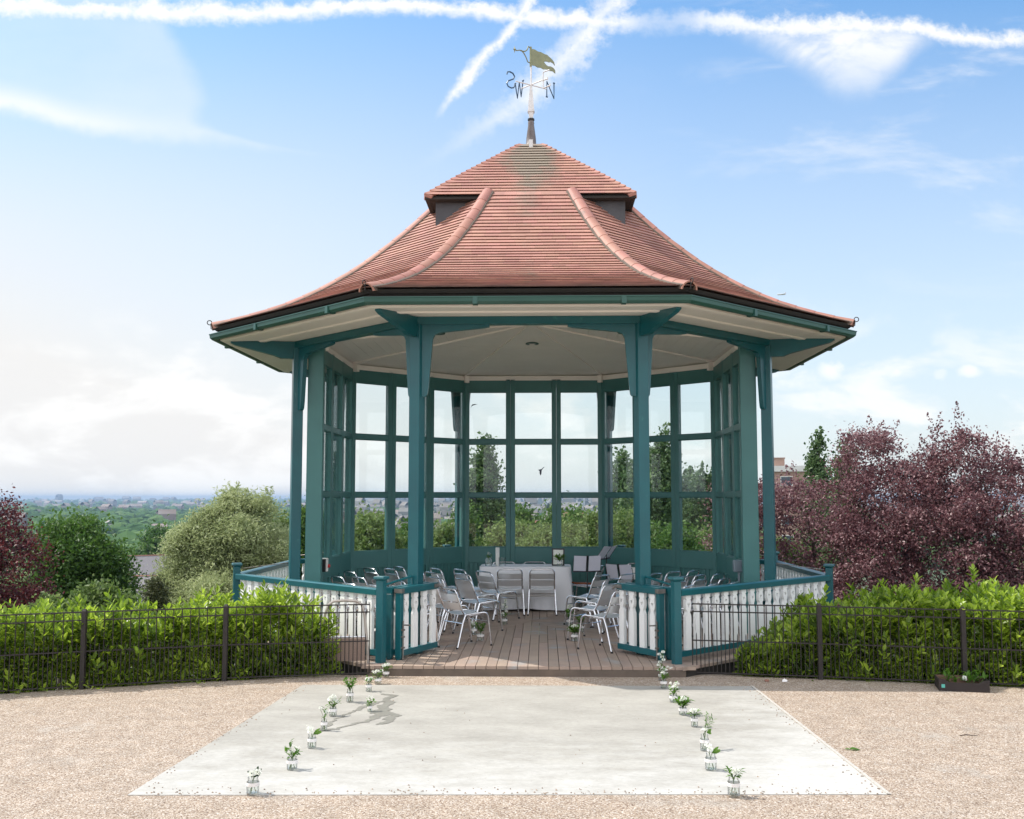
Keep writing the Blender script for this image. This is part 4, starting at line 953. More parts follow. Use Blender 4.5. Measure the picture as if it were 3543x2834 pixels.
chair(-.47, 16.36, -math.pi/2, 'silver chair behind the white table, left one, only its top showing', 'chairs around the white table')
chair(.02, 16.38, -math.pi/2, 'silver chair behind the white table, right one, only its top showing', 'chairs around the white table')
chair(.80, 15.75, math.pi*.9, 'silver chair carrying a violin behind the paired music stand', 'chairs for the musicians')
chair(1.56, 16.05, -math.pi*.6, 'silver chair beside the rear right corner, facing the audience', 'chairs for the musicians')

# ================================================================== TABLE AND WHAT IS ON IT
tb = empty('table', (-.11, 15.82, .1), 0, 'folding table hidden under the long white cloth', 'table')
t = MB(); t.box(-.66, .66, -.33, .33, .625, .648); t.build('tabletop', M['whiteplastic'], tb)
for x in (-.58, .58):
    for y in (-.26, .26):
        t = MB(); t.tube([(x, y, 0), (x, y, .625)], .013, 8); t.build('leg', M['steel'], tb)
def cloth(hx, hy, zt, zb, flare):
    n = 160; rings = []
    def rr(t, ex, ey, cr):
        # rounded rectangle by superellipse
        c, s_ = math.cos(t), math.sin(t); p = 14
        k = (abs(c/ex)**p+abs(s_/ey)**p)**(-1/p); return c*k, s_*k
    V = [(0, 0, zt)]; K = 9
    for i in range(K+1):
        f = i/K
        for j in range(n):
            t = 2*math.pi*j/n; x, y = rr(t, hx, hy, .1)
            corner = (abs(x)/hx)**6*(abs(y)/hy)**6
            fold = f*(.010*math.sin(t*19)+.014*math.sin(t*11+1)+.02*math.sin(t*7+2))
            out = 1+f*(flare*.5+flare*1.2*corner); x2, y2 = x*out+fold*(x/hx), y*out+fold*(y/hy)
            z = zt-.001-(zt-zb)*f - (.004 if f else 0)+ (0.012*math.sin(t*3)*f)
            V.append((x2, y2, z))
    F = [(0, 1+j, 1+(j+1) % n) for j in range(n)]
    F = [f for f in F]
    for i in range(K):
        for j in range(n): F.append((1+i*n+j, 1+i*n+(j+1) % n, 1+(i+1)*n+(j+1) % n, 1+(i+1)*n+j))
    me = bpy.data.meshes.new('tablecloth'); me.from_pydata(V, [], F); o = link('tablecloth', me, M['cloth']); return smoothed(o, .8)
o = cloth(.68, .35, .752, .135, .08); o.location = (-.11, 15.82, 0); tag(o, 'long white linen cloth draped over the ceremony table', 'tablecloth')

def petals(mb, c, r, n=34):
    r = r*.92
    c = Vector(c); ga = 2.399963
    for i in range(n):
        z = 1-(i+.5)/n*1.5; rr_ = math.sqrt(max(0, 1-z*z)); d = Vector((rr_*math.cos(i*ga), rr_*math.sin(i*ga), z))
        u_ = d.orthogonal().normalized(); w_ = d.cross(u_); a = c+d*r*.25; tip = c+d*r*random.uniform(.85, 1.1); m_ = c+d*r*.7
        k = mb.verts([a, m_+u_*r*.20, tip, m_-u_*r*.20]); mb.faces([(0, 1, 2, 3)], k)
def puff(mb, c, r, n=22, s=.010):
    for _ in range(n):
        d = Vector((random.gauss(0, 1), random.gauss(0, 1), random.gauss(0, .7))); d = d.normalized()*r*random.uniform(.3, 1)
        petals(mb, Vector(c)+d, s, 7)
def leafpoly(mb, b, d, n, L, Wd, tooth=False):
    b, d, n = Vector(b), Vector(d).normalized(), Vector(n).normalized(); s = d.cross(n).normalized(); n = s.cross(d)
    prof = [(0, .03), (.2, .32), (.3, .26), (.42, .5), (.52, .36), (.65, .42), (.74, .25), (.85, .24), (1, 0)] if tooth else [(0, .04), (.2, .34), (.42, .48), (.65, .38), (.85, .18), (1, 0)]
    mid = [b+d*L*t - n*L*.10*(t*t) for t, _ in prof]
    lf = [m_+s*Wd*w + n*Wd*w*.35 for m_, (_, w) in zip(mid, prof)]; rt = [m_-s*Wd*w + n*Wd*w*.35 for m_, (_, w) in zip(mid, prof)]
    K = len(prof); k = mb.verts(mid+lf+rt)
    for i in range(K-1): mb.faces([(i, i+1, K+i+1, K+i), (i+1, i, 2*K+i, 2*K+i+1)], k)
def sprig(lv, st, b, d, L, n, ll, lw):
    b = Vector(b); d = Vector(d).normalized(); st.tube([b, b+d*L*.5+Vector((0, 0, .006)), b+d*L], [.0018, .0015, .0008], 4)
    for i in range(n):
        t = .25+.75*i/max(1, n-1); a = random.uniform(0, 6.28); o_ = d.orthogonal().normalized(); o2 = d.cross(o_); rd = o_*math.cos(a)+o2*math.sin(a)
        leafpoly(lv, b+d*L*t, d*.7+rd, Vector((0, 0, 1))+rd*.3, ll*random.uniform(.9, 1.5), lw*1.35)
def jar(x, y, z, kind, label, r=.034, h=.085, group='flower jars along the aisle', ribbon=True, s=1.0):
    root = empty('flower_jar', (x, y, z), random.uniform(0, 1), label, 'flower jar', group); root.scale = (s, s, s)
    g = MB()
    g.lathe([(r*.9, 0), (r, .006), (r, h*.72), (r*.80, h*.84), (r*.80, h*.97), (r*.86, h), (r*.78, h), (r*.74, h*.86), (r*.93, h*.72), (r*.93, .008), (r*.5, .006)], 20, caps=False)
    smoothed(g.build('glass', M['jar'], root))
    g = MB(); g.lathe([(r*.90, .009), (r*.90, h*.45)], 16); g.build('water', M['water'], root)
    if ribbon:
        g = MB(); zz = h*(.50 if ribbon is True else ribbon); g.lathe([(r*1.02, zz), (r*1.03, zz+.004), (r*1.03, zz+.016), (r*1.02, zz+.019)], 20, caps=False); smoothed(g.build('ribbon', M['ribbon'], root))
    r0_ = 0; lv, st, fl_ = MB(), MB(), MB(); hasf = True; mat_l = 'sprig'
    for _ in range(5): a = random.uniform(0, 6.28); st.tube([(r*.5*math.cos(a), r*.5*math.sin(a), .01), (-r*.3*math.cos(a), -r*.3*math.sin(a), h*1.05)], .0016, 4)
    if kind == 'holly':
        mat_l = 'holly'
        petals(fl_, (-.018, -.01, h+.022), .024, 50); petals(fl_, (.016, -.014, h+.022), .027, 54)
        for a, e, L_ in ((.1, .45, .075), (-.2, 1.1, .065), (.5, .2, .07), (2.6, 1.0, .05)): leafpoly(lv, (.0, 0, h), (math.cos(a), .1, e), (0, -1, .4), L_, .028, True)
    elif kind == 'mixed':
        sprig(lv, st, (0, 0, h*.8), (-.15, 0, 1), .10, 8, .03, .012); puff(fl_, (.018, 0, h+.045), .026, 16, .008); puff(fl_, (-.012, 0, h+.03), .02, 14, .008); leafpoly(lv, (.01, 0, h+.01), (1, 0, .8), (0, -1, .6), .045, .02)
    elif kind == 'whiteholly':
        puff(fl_, (-.014, 0, h+.045), .03, 20, .010); petals(fl_, (-.01, -.02, h+.025), .022, 40)
        for a, e in ((.2, .9), (0, .4), (.6, .2)): leafpoly(lv, (.008, 0, h), (math.cos(a), 0, e), (0, -1, .5), .055, .022, True)
    elif kind == 'tall':
        sprig(lv, st, (0, 0, h*.7), (.05, 0, 1), .09, 12, .026, .010); petals(fl_, (.012, 0, h+.04), .02, 36); petals(fl_, (-.028, 0, h+.07), .014, 24); st.tube([(0, 0, h), (-.028, 0, h+.065)], .0012, 4)
    elif kind == 'carnation':
        for q in ((-.02, 0, h+.05), (.0, .0, h+.065), (.014, -.01, h+.035)): petals(fl_, q, .026, 44)
        sprig(lv, st, (0, 0, h*.8), (.8, 0, 1), .10, 12, .012, .003); sprig(lv, st, (0, 0, h*.8), (.1, 0, 1), .05, 8, .03, .009)
    elif kind == 'leafy':
        for a in range(7): sprig(lv, st, (0, 0, h*.8), (math.cos(a*.9)*.5, math.sin(a*.9)*.5, 1), .10, 9, .024, .015)
        puff(fl_, (-.02, -.01, h+.05), .015, 6, .008)
    elif kind == 'small':
        for q in ((0, 0, h+.02), (-.016, 0, h+.032), (.018, 0, h+.03)): petals(fl_, q, .021, 40)
        sprig(lv, st, (0, 0, h*.8), (.5, 0, 1), .05, 4, .024, .01)
    elif kind == 'spray':
        for q in ((-.03, 0, h+.04), (-.01, 0, h+.05), (.012, 0, h+.045), (.03, 0, h+.05)): petals(fl_, q, .020, 30)
        for q in ((-.045, 0, h+.05),): petals(fl_, q, .012, 20)
        sprig(lv, st, (0, 0, h*.8), (.4, 0, 1), .06, 5, .03, .012)
    elif kind == 'lush':
        for a in range(9): sprig(lv, st, (0, 0, h*.8), (math.cos(a*.7)*.9, math.sin(a*.7)*.6, .9), .075, 8, .032, .016)
        for q in ((0, 0, h+.06), (-.02, -.01, h+.05), (.02, 0, h+.05)): petals(fl_, q, .02, 34)
    elif kind == 'blossom':
        for i in range(9): puff(fl_, (random.gauss(.01, .03), random.gauss(0, .015), h+.05+random.uniform(-.02, .05)), .014, 8, .010)
        sprig(lv, st, (0, 0, h*.8), (.3, 0, 1), .10, 9, .028, .012); sprig(lv, st, (0, 0, h*.8), (.1, -.2, .6), .05, 5, .028, .012)
    elif kind == 'willowy':
        for d_ in ((.9, .0, .9), (.6, .1, 1), (.3, 0, 1), (1.2, 0, .8)): sprig(lv, st, (0, 0, h), d_, .13, 12, .022, .005)
        for a, e in ((.2, -.2), (.0, .3)): leafpoly(lv, (.01, -.01, h+.01), (math.cos(a), -.2, e), (0, -1, .4), .05, .024, True)
        puff(fl_, (-.018, -.01, h+.035), .022, 14, .008)
    elif kind == 'stack':
        for i in range(8): petals(fl_, (random.gauss(0, .014), random.gauss(0, .012), h+.015+i*.022), .021, 34)
        sprig(lv, st, (0, 0, h*.8), (.1, 0, 1), .18, 16, .028, .010)
    elif kind == 'lacey':
        puff(fl_, (.0, 0, h+.055), .034, 34, .007); sprig(lv, st, (0, 0, h*.8), (.1, 0, 1), .07, 12, .02, .006)
    elif kind == 'single':
        for q in ((.008, -.006, h+.020), (-.008, .0, h+.024)): petals(fl_, q, .026, 44)
        sprig(lv, st, (0, 0, h*.8), (-.5, 0, 1), .05, 2, .03, .012); leafpoly(lv, (-.01, 0, h), (-.6, 0, 1), (0, -1, .2), .065, .018, True)
    if kind in ('small', 'spray', 'blossom', 'single', 'stack', 'carnation', 'mixed', 'lacey'):
        for a in range(4): sprig(lv, st, (0, 0, h*.85), (math.cos(a*1.7)*.9, math.sin(a*1.7)*.6, .8), random.uniform(.04, .07), 5, .026, .012)
    if st.v: st.build('stems', M['stem'], root)
    if lv.v: lv.build('leaves', M[mat_l], root)
    if fl_.v: fl_.build('blooms', M['petal'], root)
    return root
ZS = .005
JL = [(-1.58, 6.30, 'holly', 'glass jar with round white blooms and a big toothed dark leaf, nearest on the left'), (-1.48, 6.86, 'mixed', 'squat jar of mixed white sprigs, second from the camera on the left'), (-1.48, 7.44, 'whiteholly', 'jar with white ribbon and shaggy white blooms beside dark leaves'),
      (-1.51, 7.99, 'tall', 'slim jar with feathery green sprig and one thin white daisy'), (-1.55, 8.52, 'carnation', 'jar of white carnations with fine yellow green fronds reaching right'), (-1.28, 8.70, 'lacey', 'small clear jar of lacy white stems standing amid the spilt water'),
      (-1.52, 9.10, 'leafy', 'tall jar crowded with small round green leaves'), (-1.44, 9.6, 'small', 'small jar with a tight posy of white blooms on the slab back edge'), (-1.42, 10.0, 'spray', 'low jar with loose white spray just off the slab, on gravel'), (-1.40, 10.38, 'spray', 'jar with drooping white blooms in front of the step on the left')]
JR = [(1.27, 9.83, 'blossom', 'jar of white blossom at the back right corner of the slab'), (1.28, 9.18, 'blossom', 'round jar overflowing with cream blossom, second from the back on the right'), (1.29, 8.65, 'lush', 'squat jar with ribbon, white heads and bushy yellow green leaves'), (1.32, 8.21, 'small', 'slim jar with one bright leaf bunch leaning right'),
      (1.28, 7.45, 'willowy', 'tall jar with long thin sprigs sweeping to the right'), (1.24, 6.93, 'whiteholly', 'wide ribboned jar with lacy white plumes and dark lobed leaves'), (1.28, 6.34, 'single', 'clear jar with one flat white bloom and a single dark leaf, nearest on the right')]
for i, (x, y, k, l) in enumerate(JL): jar(x, y, ZS if y < 9.9 else 0, k, l, r=[.034, .031, .028, .022, .028, .02, .027, .025, .03, .028][i], h=[.088, .075, .085, .08, .07, .06, .10, .07, .06, .06][i], s=1.12 if k != 'lacey' else .95)
for i, (x, y, k, l) in enumerate(JR): jar(x, y, ZS, k, l, r=[.026, .031, .030, .024, .028, .034, .033][i], h=[.08, .062, .062, .08, .10, .095, .105][i], s=1.12)
jar(1.30, 10.28, 0, 'stack', 'tall column of white stocks in a jar in front of the step on the right', r=.026, h=.07, s=1.15)
for x, y, k, l in ((-.58, 12.28, 'leafy', 'jar of white and green sprigs on the deck, nearest the left gate'), (-.70, 12.8, 'small', 'jar with white bloom half behind the second chair left of the aisle'), (-.36, 13.84, 'stack', 'tall dark leaved arrangement on the deck left of the aisle'),
                   (.53, 14.5, 'carnation', 'jar of white carnations on the deck nearest the table on the right'), (.50, 13.75, 'leafy', 'jar of airy white sprigs right of the aisle, middle of three'), (.62, 13.1, 'leafy', 'leafy jar close to the chair legs right of the aisle'), (.52, 12.3, 'lush', 'jar of white blooms and trailing leaves on the deck nearest the right gate')):
    jar(x, y, .10, k, l, r=.034, h=.085, s=1.25, group='flower jars on the deck')
# on the table
jar(-.66, 15.62, .753, 'lacey', 'clear vase of drooping white foliage at the left end of the table', r=.055, h=.13, ribbon=False, group='things on the table')
jar(.40, 15.56, .753, 'lush', 'jar of white flowers standing in front of the picture frame', r=.028, h=.07, s=1.35, group='things on the table')
c = MB(); c.lathe([(.03, 0), (.03, .27), (.026, .275), (.008, .272)], 20); o = smoothed(c.build('pillar_candle', M['whiteplastic'])); o.location = (-.53, 15.66, .753); tag(o, 'tall white pillar candle at the left of the white table', 'candle')
c = MB(); c.lathe([(.05, 0), (.052, .13), (.048, .13), (.046, .006)], 20, caps=False); o = smoothed(c.build('glass_tumbler', M['jar'])); o.location = (-.455, 15.60, .753); tag(o, 'empty clear glass tumbler right of the pillar candle', 'glass')
fr = empty('picture_frame', (.38, 15.72, .753), -.08, 'black picture frame with cream mount standing on the table', 'picture frame')
X = Matrix.Rotation(-.15, 4, 'X')
f = MB(); f.at(X)
for b_ in ((-.095, -.075, 0, .26), (.075, .095, 0, .26), (-.0751, .0751, 0, .02), (-.0751, .0751, .24, .26)): f.box(b_[0], b_[1], -.01, .01, b_[2]+.001, b_[3])
f.build('frame', M['black'], fr); f = MB(); f.at(X); f.box(-.075, .075, -.002, .006, .02, .24); f.build('mount', M['petal'], fr)
f = MB(); f.tube([(0, .03, .2), (0, .12, .002)], .006, 4); f.build('strut', M['black'], fr)
# music stands
def stand(x, y, rz, tilt, h, label, open_=1.0):
    r = empty('music_stand', (x, y, .1), rz, label, 'music stand', 'music stands')
    m = MB(); m.tube([(0, 0, .12), (0, 0, h)], .008, 6)
    for a in (0, 2.09, 4.19): m.tube([(0, 0, .22), (.22*math.cos(a), .22*math.sin(a), .0)], .006, 5)
    m.build('pole', M['black'], r)
    X = TR(0, 0, h) @ Matrix.Rotation(tilt, 4, 'X')
    m = MB(); m.at(X); m.box(-.21, .21, -.03, .004, -.11, -.10); m.box(-.018, .018, .004, .014, -.11, .13); m.box(-.21, .21, .004, .010, .06, .075)
    for s in (-1, 1): m.tube([(0, .008, .0), (s*.2, .008, -.10)], .005, 4); m.tube([(0, .008, .02), (s*.2, .008, .068)], .005, 4); m.tube([(s*.21, .004, -.10), (s*.21, .004, .07)], .004, 4)
    m.build('desk', M['black'], r)
    for s in (-1, 1):
        m = MB(); m.at(X @ TR(s*.108, 0, 0) @ RZ(s*.12)); m.box(-.09, .09, -.008, -.004, -.098, .13)
        m.build('sheet_music', M['paper'], r)
    return r
stand(.80, 15.35, .15, .28, .70, 'black folding music stand with paired white sheets beside the table')
stand(1.13, 16.1, 1.0, .65, .83, 'tallest music stand, tilted back, with sheets facing right')
stand(1.28, 15.5, -.45, .35, .57, 'low music stand with white sheets nearest the right rear wall')
# violin on the musician's chair
vl = MB(); 
body = [(-.17, 0), (-.165, .05), (-.12, .085), (-.07, .08), (-.035, .055), (0, .058), (.05, .072), (.10, .068), (.14, .04), (.15, 0)]
ring_ = body + [(a, -b) for a, b in body[-2:0:-1]]
vl.prism([(a, b, .0) for a, b in ring_], [(a, b, .03) for a, b in ring_]); vl.box(.14, .33, -.011, .011, .012, .034); vl.tube([(.33, 0, .022), (.36, 0, .012), (.35, 0, -.002)], .01, 6)
vo = vl.build('violin', mat('varnished spruce', (.30, .09, .03), (.2, .05, .02), rough=.25, scale=8), bevel=.003); vo.location = (.76, 15.72, .48); vo.rotation_euler = (0, 0, 2.9); tag(vo, 'reddish brown violin lying on the chair behind the music stand', 'violin')
# dark bag behind the left newel
bg = MB(); bg.prism([(-.20, -.12, 0), (.20, -.12, 0), (.20, .12, 0), (-.20, .12, 0)], [(-.17, -.08, .28), (.17, -.08, .28), (.17, .08, .28), (-.17, .08, .28)])
bo = bg.build('instrument_bag', M['black'], bevel=.03); bo.location = (-1.72, 11.25, .1); bo.rotation_euler = (0, 0, -.5); tag(bo, 'black soft bag on the deck behind the left newel post', 'bag')
hb = MB(); hb.tube([(-.08, 0, .28), (-.05, 0, .33), (.05, 0, .33), (.08, 0, .28)], .008, 6); hb.build('handle', M['black'], bo)
# odd chair outside the deck
oc = empty('garden_chair', (-1.86, 10.58, -.12), .10, 'metal chair with brown woven panel wedged between railing and deck', 'chair')
m = MB(); m.tube([(-.25, .02, 0), (-.235, .03, .35), (-.20, .05, .70), (-.17, .055, .80), (-.12, .06, .835), (0, .062, .845), (.12, .06, .835), (.17, .055, .80), (.20, .05, .70), (.235, .03, .35), (.25, .02, 0)], .014, 8); smoothed(m.build('frame', mat('bronze tube', (.45, .40, .36), rough=.4, metal=.6), oc))
m = MB(); m.box(-.215, .215, .0, .02, .245, .47); m.build('woven_panel', M['woven'], oc)
m = MB(); m.tube([(-.22, .03, .48), (.22, .03, .48)], .010, 6); m.build('cross_bar', M['alu'], oc)
# card tray on the right
ct = empty('card_tray', (4.03, 9.90, .0), -.22, 'dark brown fruit tray of leftover leaves on gravel by the right railing', 'box')
m = MB(); w_, d_, h_ = .215, .14, .105
m.box(-w_, w_, -d_, d_, .001, .008)
m.prism([(-w_, -d_, .008), (w_, -d_, .008), (w_, -d_, h_), (w_-.05, -d_, h_), (w_-.09, -d_, h_-.025), (-w_+.09, -d_, h_-.025), (-w_+.05, -d_, h_), (-w_, -d_, h_)], [(-w_, -d_+.006, .008), (w_, -d_+.006, .008), (w_, -d_+.006, h_), (w_-.05, -d_+.006, h_), (w_-.09, -d_+.006, h_-.025), (-w_+.09, -d_+.006, h_-.025), (-w_+.05, -d_+.006, h_), (-w_, -d_+.006, h_)])
m.prism([(-w_, d_, .008), (w_, d_, .008), (w_, d_, h_), (-w_, d_, h_)], [(-w_, d_-.006, .008), (w_, d_-.006, .008), (w_, d_-.006, h_), (-w_, d_-.006, h_)])
for s in (-1, 1): m.box(min(s*w_, s*(w_-.006)), max(s*w_, s*(w_-.006)), -d_+.0062, d_-.0062, .008, h_-.001)
m.build('tray', M['carton'], ct)
m = MB(); m.box(-w_+.007, w_-.007, d_-.009, d_-.0065, .01, h_-.002); m.box(-w_+.007, w_-.007, -d_+.0065, -d_+.009, .01, h_-.028); m.build('liner', M['cardin'], ct)
m = MB(); m.box(-w_+.02, -w_+.05, -d_-.002, -d_-.0005, .03, .062); m.build('sticker', mat('turquoise sticker', (.10, .45, .38), rough=.5), ct)
lv, st, fl_ = MB(), MB(), MB()
for _ in range(16):
    x = random.uniform(-.16, .16); sprig(lv, st, (x, random.uniform(-.05, .1), .05), (random.gauss(0, .5), random.gauss(0, .3), .8), random.uniform(.04, .11), 4, .055, .024)
petals(fl_, (.02, -.02, .11), .024, 40); petals(fl_, (.03, 0, .09), .022, 40)
lo_ = lv.build('cut_leaves', M['sprig']); lo_.location = (4.03, 9.90, 0); tag(lo_, 'cut green leaves with a white bloom lying in the dark fruit tray', 'cut leaves'); st.build('stems', M['stem'], lo_); fl_.build('blooms', M['petal'], lo_)
# bits on the ground
lf = MB(); leafpoly(lf, (0, 0, .004), (1, .2, .02), (0, -.1, 1), .085, .05); leafpoly(lf, (0, 0, .004), (-.4, .4, .02), (0, 0, 1), .04, .03)
o = lf.build('fallen_leaf', M['sprig']); o.location = (2.30, 7.51, .002); tag(o, 'single green leaf fallen on the gravel right of the slab', 'leaf')
tw = MB(); tw.tube([(0, 0, .004), (.05, .01, .008), (.13, -.005, .004)], [.003, .004, .002], 5); o = tw.build('twig', M['bark']); o.location = (3.25, 7.98, 0); tag(o, 'thin brown twig on the gravel at the right', 'twig')
lt = MB(); lt.box(-.02, .02, -.01, .01, 0, .02); lt.box(-.018, .0, .01, .03, 0, .012); o = lt.build('brick_chip', M['roofred'], bevel=.003); o.location = (2.31, 10.25, 0); tag(o, 'small orange brick chip under the right railing', 'rubble')
lt = MB(); n_ = lt.verts([(-.025, 0, 0), (.02, -.01, .002), (.03, .015, .012), (0, .02, .028), (-.02, .012, .015)]); lt.faces([(0, 1, 2), (0, 2, 3), (0, 3, 4)], n_); o = lt.build('paper_scrap', M['ribbon']); o.location = (2.48, 10.24, .001); tag(o, 'white crumpled paper scrap under the right railing', 'litter')

# ================================================================== HOUSES AND CITY
def house(x, y, z, w, d, h, rh, rz, wall, roofm, label, wins=3, chimney=True, ridge='x'):
    r = empty('house', (x, y, z), rz, label, 'house')
    m = MB(); m.box(-w/2, w/2, -d/2, d/2, -8, h)
    m.prism([(-w/2, -d/2, h), (-w/2, d/2, h), (-w/2, 0, h+rh)], [(w/2, -d/2, h), (w/2, d/2, h), (w/2, 0, h+rh)])
    m.build('wall', wall, r)
    m = MB()
    for s in (-1, 1):
        m.prism([(-w/2-.2, s*(d/2+.25), h-.22*rh/(d/2)), (-w/2-.2, 0, h+rh+.02), (-w/2-.2, 0, h+rh+.17), (-w/2-.2, s*(d/2+.25), h-.22*rh/(d/2)+.15)], [(w/2+.2, s*(d/2+.25), h-.22*rh/(d/2)), (w/2+.2, 0, h+rh+.02), (w/2+.2, 0, h+rh+.17), (w/2+.2, s*(d/2+.25), h-.22*rh/(d/2)+.15)])
    rf = m.build('roof', roofm, r)
    m = MB(); m.tube([(-w/2-.2, 0, h+rh+.16), (w/2+.2, 0, h+rh+.16)], .11, 6); m.build('ridge', M['roofred'], rf)
    if chimney: m = MB(); m.box(w*.3, w*.3+.7, .2, .9, h+rh*.5, h+rh+.9); m.build('chimney', M['brick'], rf)
    def win(X):
        m = MB(); m.at(X)
        for b_ in ((-.5, -.42, 0, 1.2), (.42, .5, 0, 1.2), (-.42, .42, 0, .08), (-.42, .42, 1.12, 1.2), (-.03, .03, .08, 1.12)): m.box(b_[0], b_[1], -.06, 0, b_[2], b_[3])
        f_ = m.build('window', M['whiteplastic'], r); m = MB(); m.at(X); m.box(-.42, .42, -.03, -.005, .08, 1.12); m.build('pane', M['winglass'], f_)
    for i in range(wins): win(TR(-w/2+w*(i+.5)/wins, -d/2, h-1.6))
    for s in (-1, 1): win(TR(s*w/2, 0, h+.1) @ RZ(s*math.pi/2))
    return r
Y = 150; xh = bear(312, Y)
house(xh, Y, hgt(1220, Y), 5.6, 5.0, 1.0, 2.3, .55, M['brick'], M['roofgrey'], 'brick house with grey slate roof and a gable window, left behind the trees', wins=2, chimney=False)
Y = 130; house(bear(297, Y), Y, hgt(1284, Y), 4.4, 3.5, 2.6, 1.5, .15, M['render'], M['roofgrey'], 'lower white house with grey roof in front of the slate roofed house', wins=3, chimney=False)
for gx in (-.7, .55):
    pass
Y = 220; house(bear(1142, Y), Y, hgt(1116, Y), 5.2, 4.0, .6, 1.2, .5, M['render'], M['roofred'], 'white gabled house with red roof seen in the middle rear window', wins=2, chimney=False)
Y = 260; house(bear(1208, Y), Y, hgt(1098, Y), 5.0, 4.6, .6, 1.5, -.3, M['render'], M['roofred'], 'small red roofed house seen in the right rear window', wins=2, chimney=False)
# brick flats on the right
def flats(u0, u1, v_top, Y, storeys, label, towers=()):
    x0, x1 = bear(u0, Y), bear(u1, Y); zt = hgt(v_top, Y); r = empty('apartment_block', ((x0+x1)/2, Y, zt), -.12, label, 'apartment block'); w = x1-x0
    zb = hill((x0+x1)/2, Y)-1-zt; ST = 2.8; m = MB(); m.box(-w/2, w/2, 0, 9, zb, -.12); m.build('wall', M['brick'], r)
    m = MB(); m.box(-w/2-.3, w/2+.3, -.3, 9.3, -.12, .7); m.build('roof', M['render'], r)
    for s in range(storeys):
        n = max(2, int(w/3.0))
        for i in range(n):
            x = -w/2+w*(i+.5)/n; m = MB(); m.box(x-.85, x+.85, -.06, .0, -2.2-s*ST, -.8-s*ST); f_ = m.build('window', M['whiteplastic'], r)
            m = MB(); m.box(x-.75, x+.75, -.08, -.062, -2.1-s*ST, -.9-s*ST); m.build('pane', M['winglass'], f_)
    for (tu, tw, tv) in towers:
        x = bear(tu, Y)-(x0+x1)/2; m = MB(); m.box(x-tw/2, x+tw/2, 1, 3.4, .28, hgt(tv, Y)-zt); m.box(x-tw/2-.1, x+tw/2+.1, .9, 3.5, hgt(tv, Y)-zt, hgt(tv, Y)-zt+.15)
        m.build('chimney', M['brick'], r)
    return r
flats(1392, 1462, 1064, 300, 3, 'low brick flats with white roof edge seen through the right windows')
flats(1458, 1530, 1032, 270, 5, 'taller brick flats with dark windows behind the thin poplars')
flats(1625, 1730, 992, 150, 4, 'brick flats with chimney rising behind the purple plums', towers=((1636, 1.9, 966), (1722, 1.3, 1002)))
# skyline towers
def tower(u, v0, v1, wpx, Y, m, label, cat='tower', steps=()):
    x = bear(u, Y); w = wpx/2180*Y; zb = hgt(v1, Y)-30; zt = hgt(v0, Y); r = MB()
    r.box(-w/2, w/2, -w/2, w/2, zb, zt); r.box(-w*.25, w*.25, -w*.25, w*.25, zt, zt+w*.22)
    fl = max(3, int((zt-zb)/9))
    for i in range(1, fl): z = zb+(zt-zb)*i/fl; r.box(-w*.53, w*.53, -w*.53, w*.53, z, z+1.2)
    for dx, sh in steps: r.box(dx*w-w*.3, dx*w+w*.3, -w*.35, w*.35, zb, zb+(zt-zb)*sh)
    o = r.build('tower_block', m); o.location = (x, Y, 0); tag(o, label, cat, 'distant tower blocks'); return o
tw_list = [(163, 1052, 1070, 9, 6000, 'farwhite', 'pale tower block standing alone on the left skyline'), (300, 1054, 1066, 8, 7000, 'farwhite', 'pale tower pair on the skyline right of the lone tower'), (318, 1056, 1065, 12, 7000, 'fargrey', 'squat grey block next to the skyline tower pair'),
 (60, 1055, 1064, 8, 7000, 'fargrey', 'grey tower at the far left of the skyline'), (405, 1059, 1066, 6, 6500, 'farwhite', 'pale block near the willow top on the skyline'), (238, 1057, 1068, 7, 6500, 'farwhite', 'small pale tower between the lone tower and the pair'),
 (753, 1050, 1066, 6, 5000, 'fargrey', 'slim grey skyscraper, leftmost through the left window'), (762, 1058, 1068, 8, 3800, 'farwhite', 'pale block beside the slim grey skyscraper'), (775, 1060, 1090, 7, 3200, 'farwhite', 'pale tall slab in the middle of the left window'), (784, 1063, 1094, 7, 3000, 'fargrey', 'dark tall slab next to the pale one in the left window'), (790, 1068, 1090, 5, 3100, 'fargrey', 'thin dark slab right of the tall pair'),
 (800, 1049, 1068, 2.2, 4800, 'fargrey', 'needle thin chimney tower in the left window'), (797, 1067, 1078, 7, 3200, 'farwhite', 'short pale block below the chimney tower'), (848, 1052, 1070, 5, 4800, 'fargrey', 'grey skyscraper seen just left of the front post'), (842, 1060, 1072, 7, 3600, 'farwhite', 'pale tower in the second left window'), (858, 1082, 1092, 14, 2200, 'farwhite', 'white low block in the second left window'),
 (783, 1089, 1098, 5, 2000, 'farwhite', 'small white tower above the trees in the left window'), (935, 1060, 1066, 28, 4200, 'farwhite', 'long white stadium roof on the skyline'), (932, 1071, 1080, 3, 3000, 'farwhite', 'thin white tower left of two below the stadium'), (948, 1072, 1080, 3, 3000, 'farwhite', 'thin white tower right of two below the stadium'),
 (1127, 1060, 1082, 9, 2600, 'farwhite', 'left white tower of the trio in the middle window'), (1137, 1050, 1080, 9, 2900, 'fargrey', 'grey centre tower of the trio, the tallest'), (1153, 1058, 1080, 12, 2600, 'farwhite', 'right white tower of the trio in the middle window'), (1135, 1070, 1086, 8, 2100, 'farred', 'dark red block in front of the tower trio'),
 (1222, 1059, 1080, 8, 2800, 'farwhite', 'white power station block in the right pane'), (1208, 1062, 1078, 8, 2800, 'fargrey', 'grey block left of the power station'), (1229, 1043, 1078, 2.4, 2800, 'farwhite', 'tall white chimney of the power station'), (1250, 1062, 1078, 28, 2800, 'fargrey', 'long grey shed right of the tall chimney')]
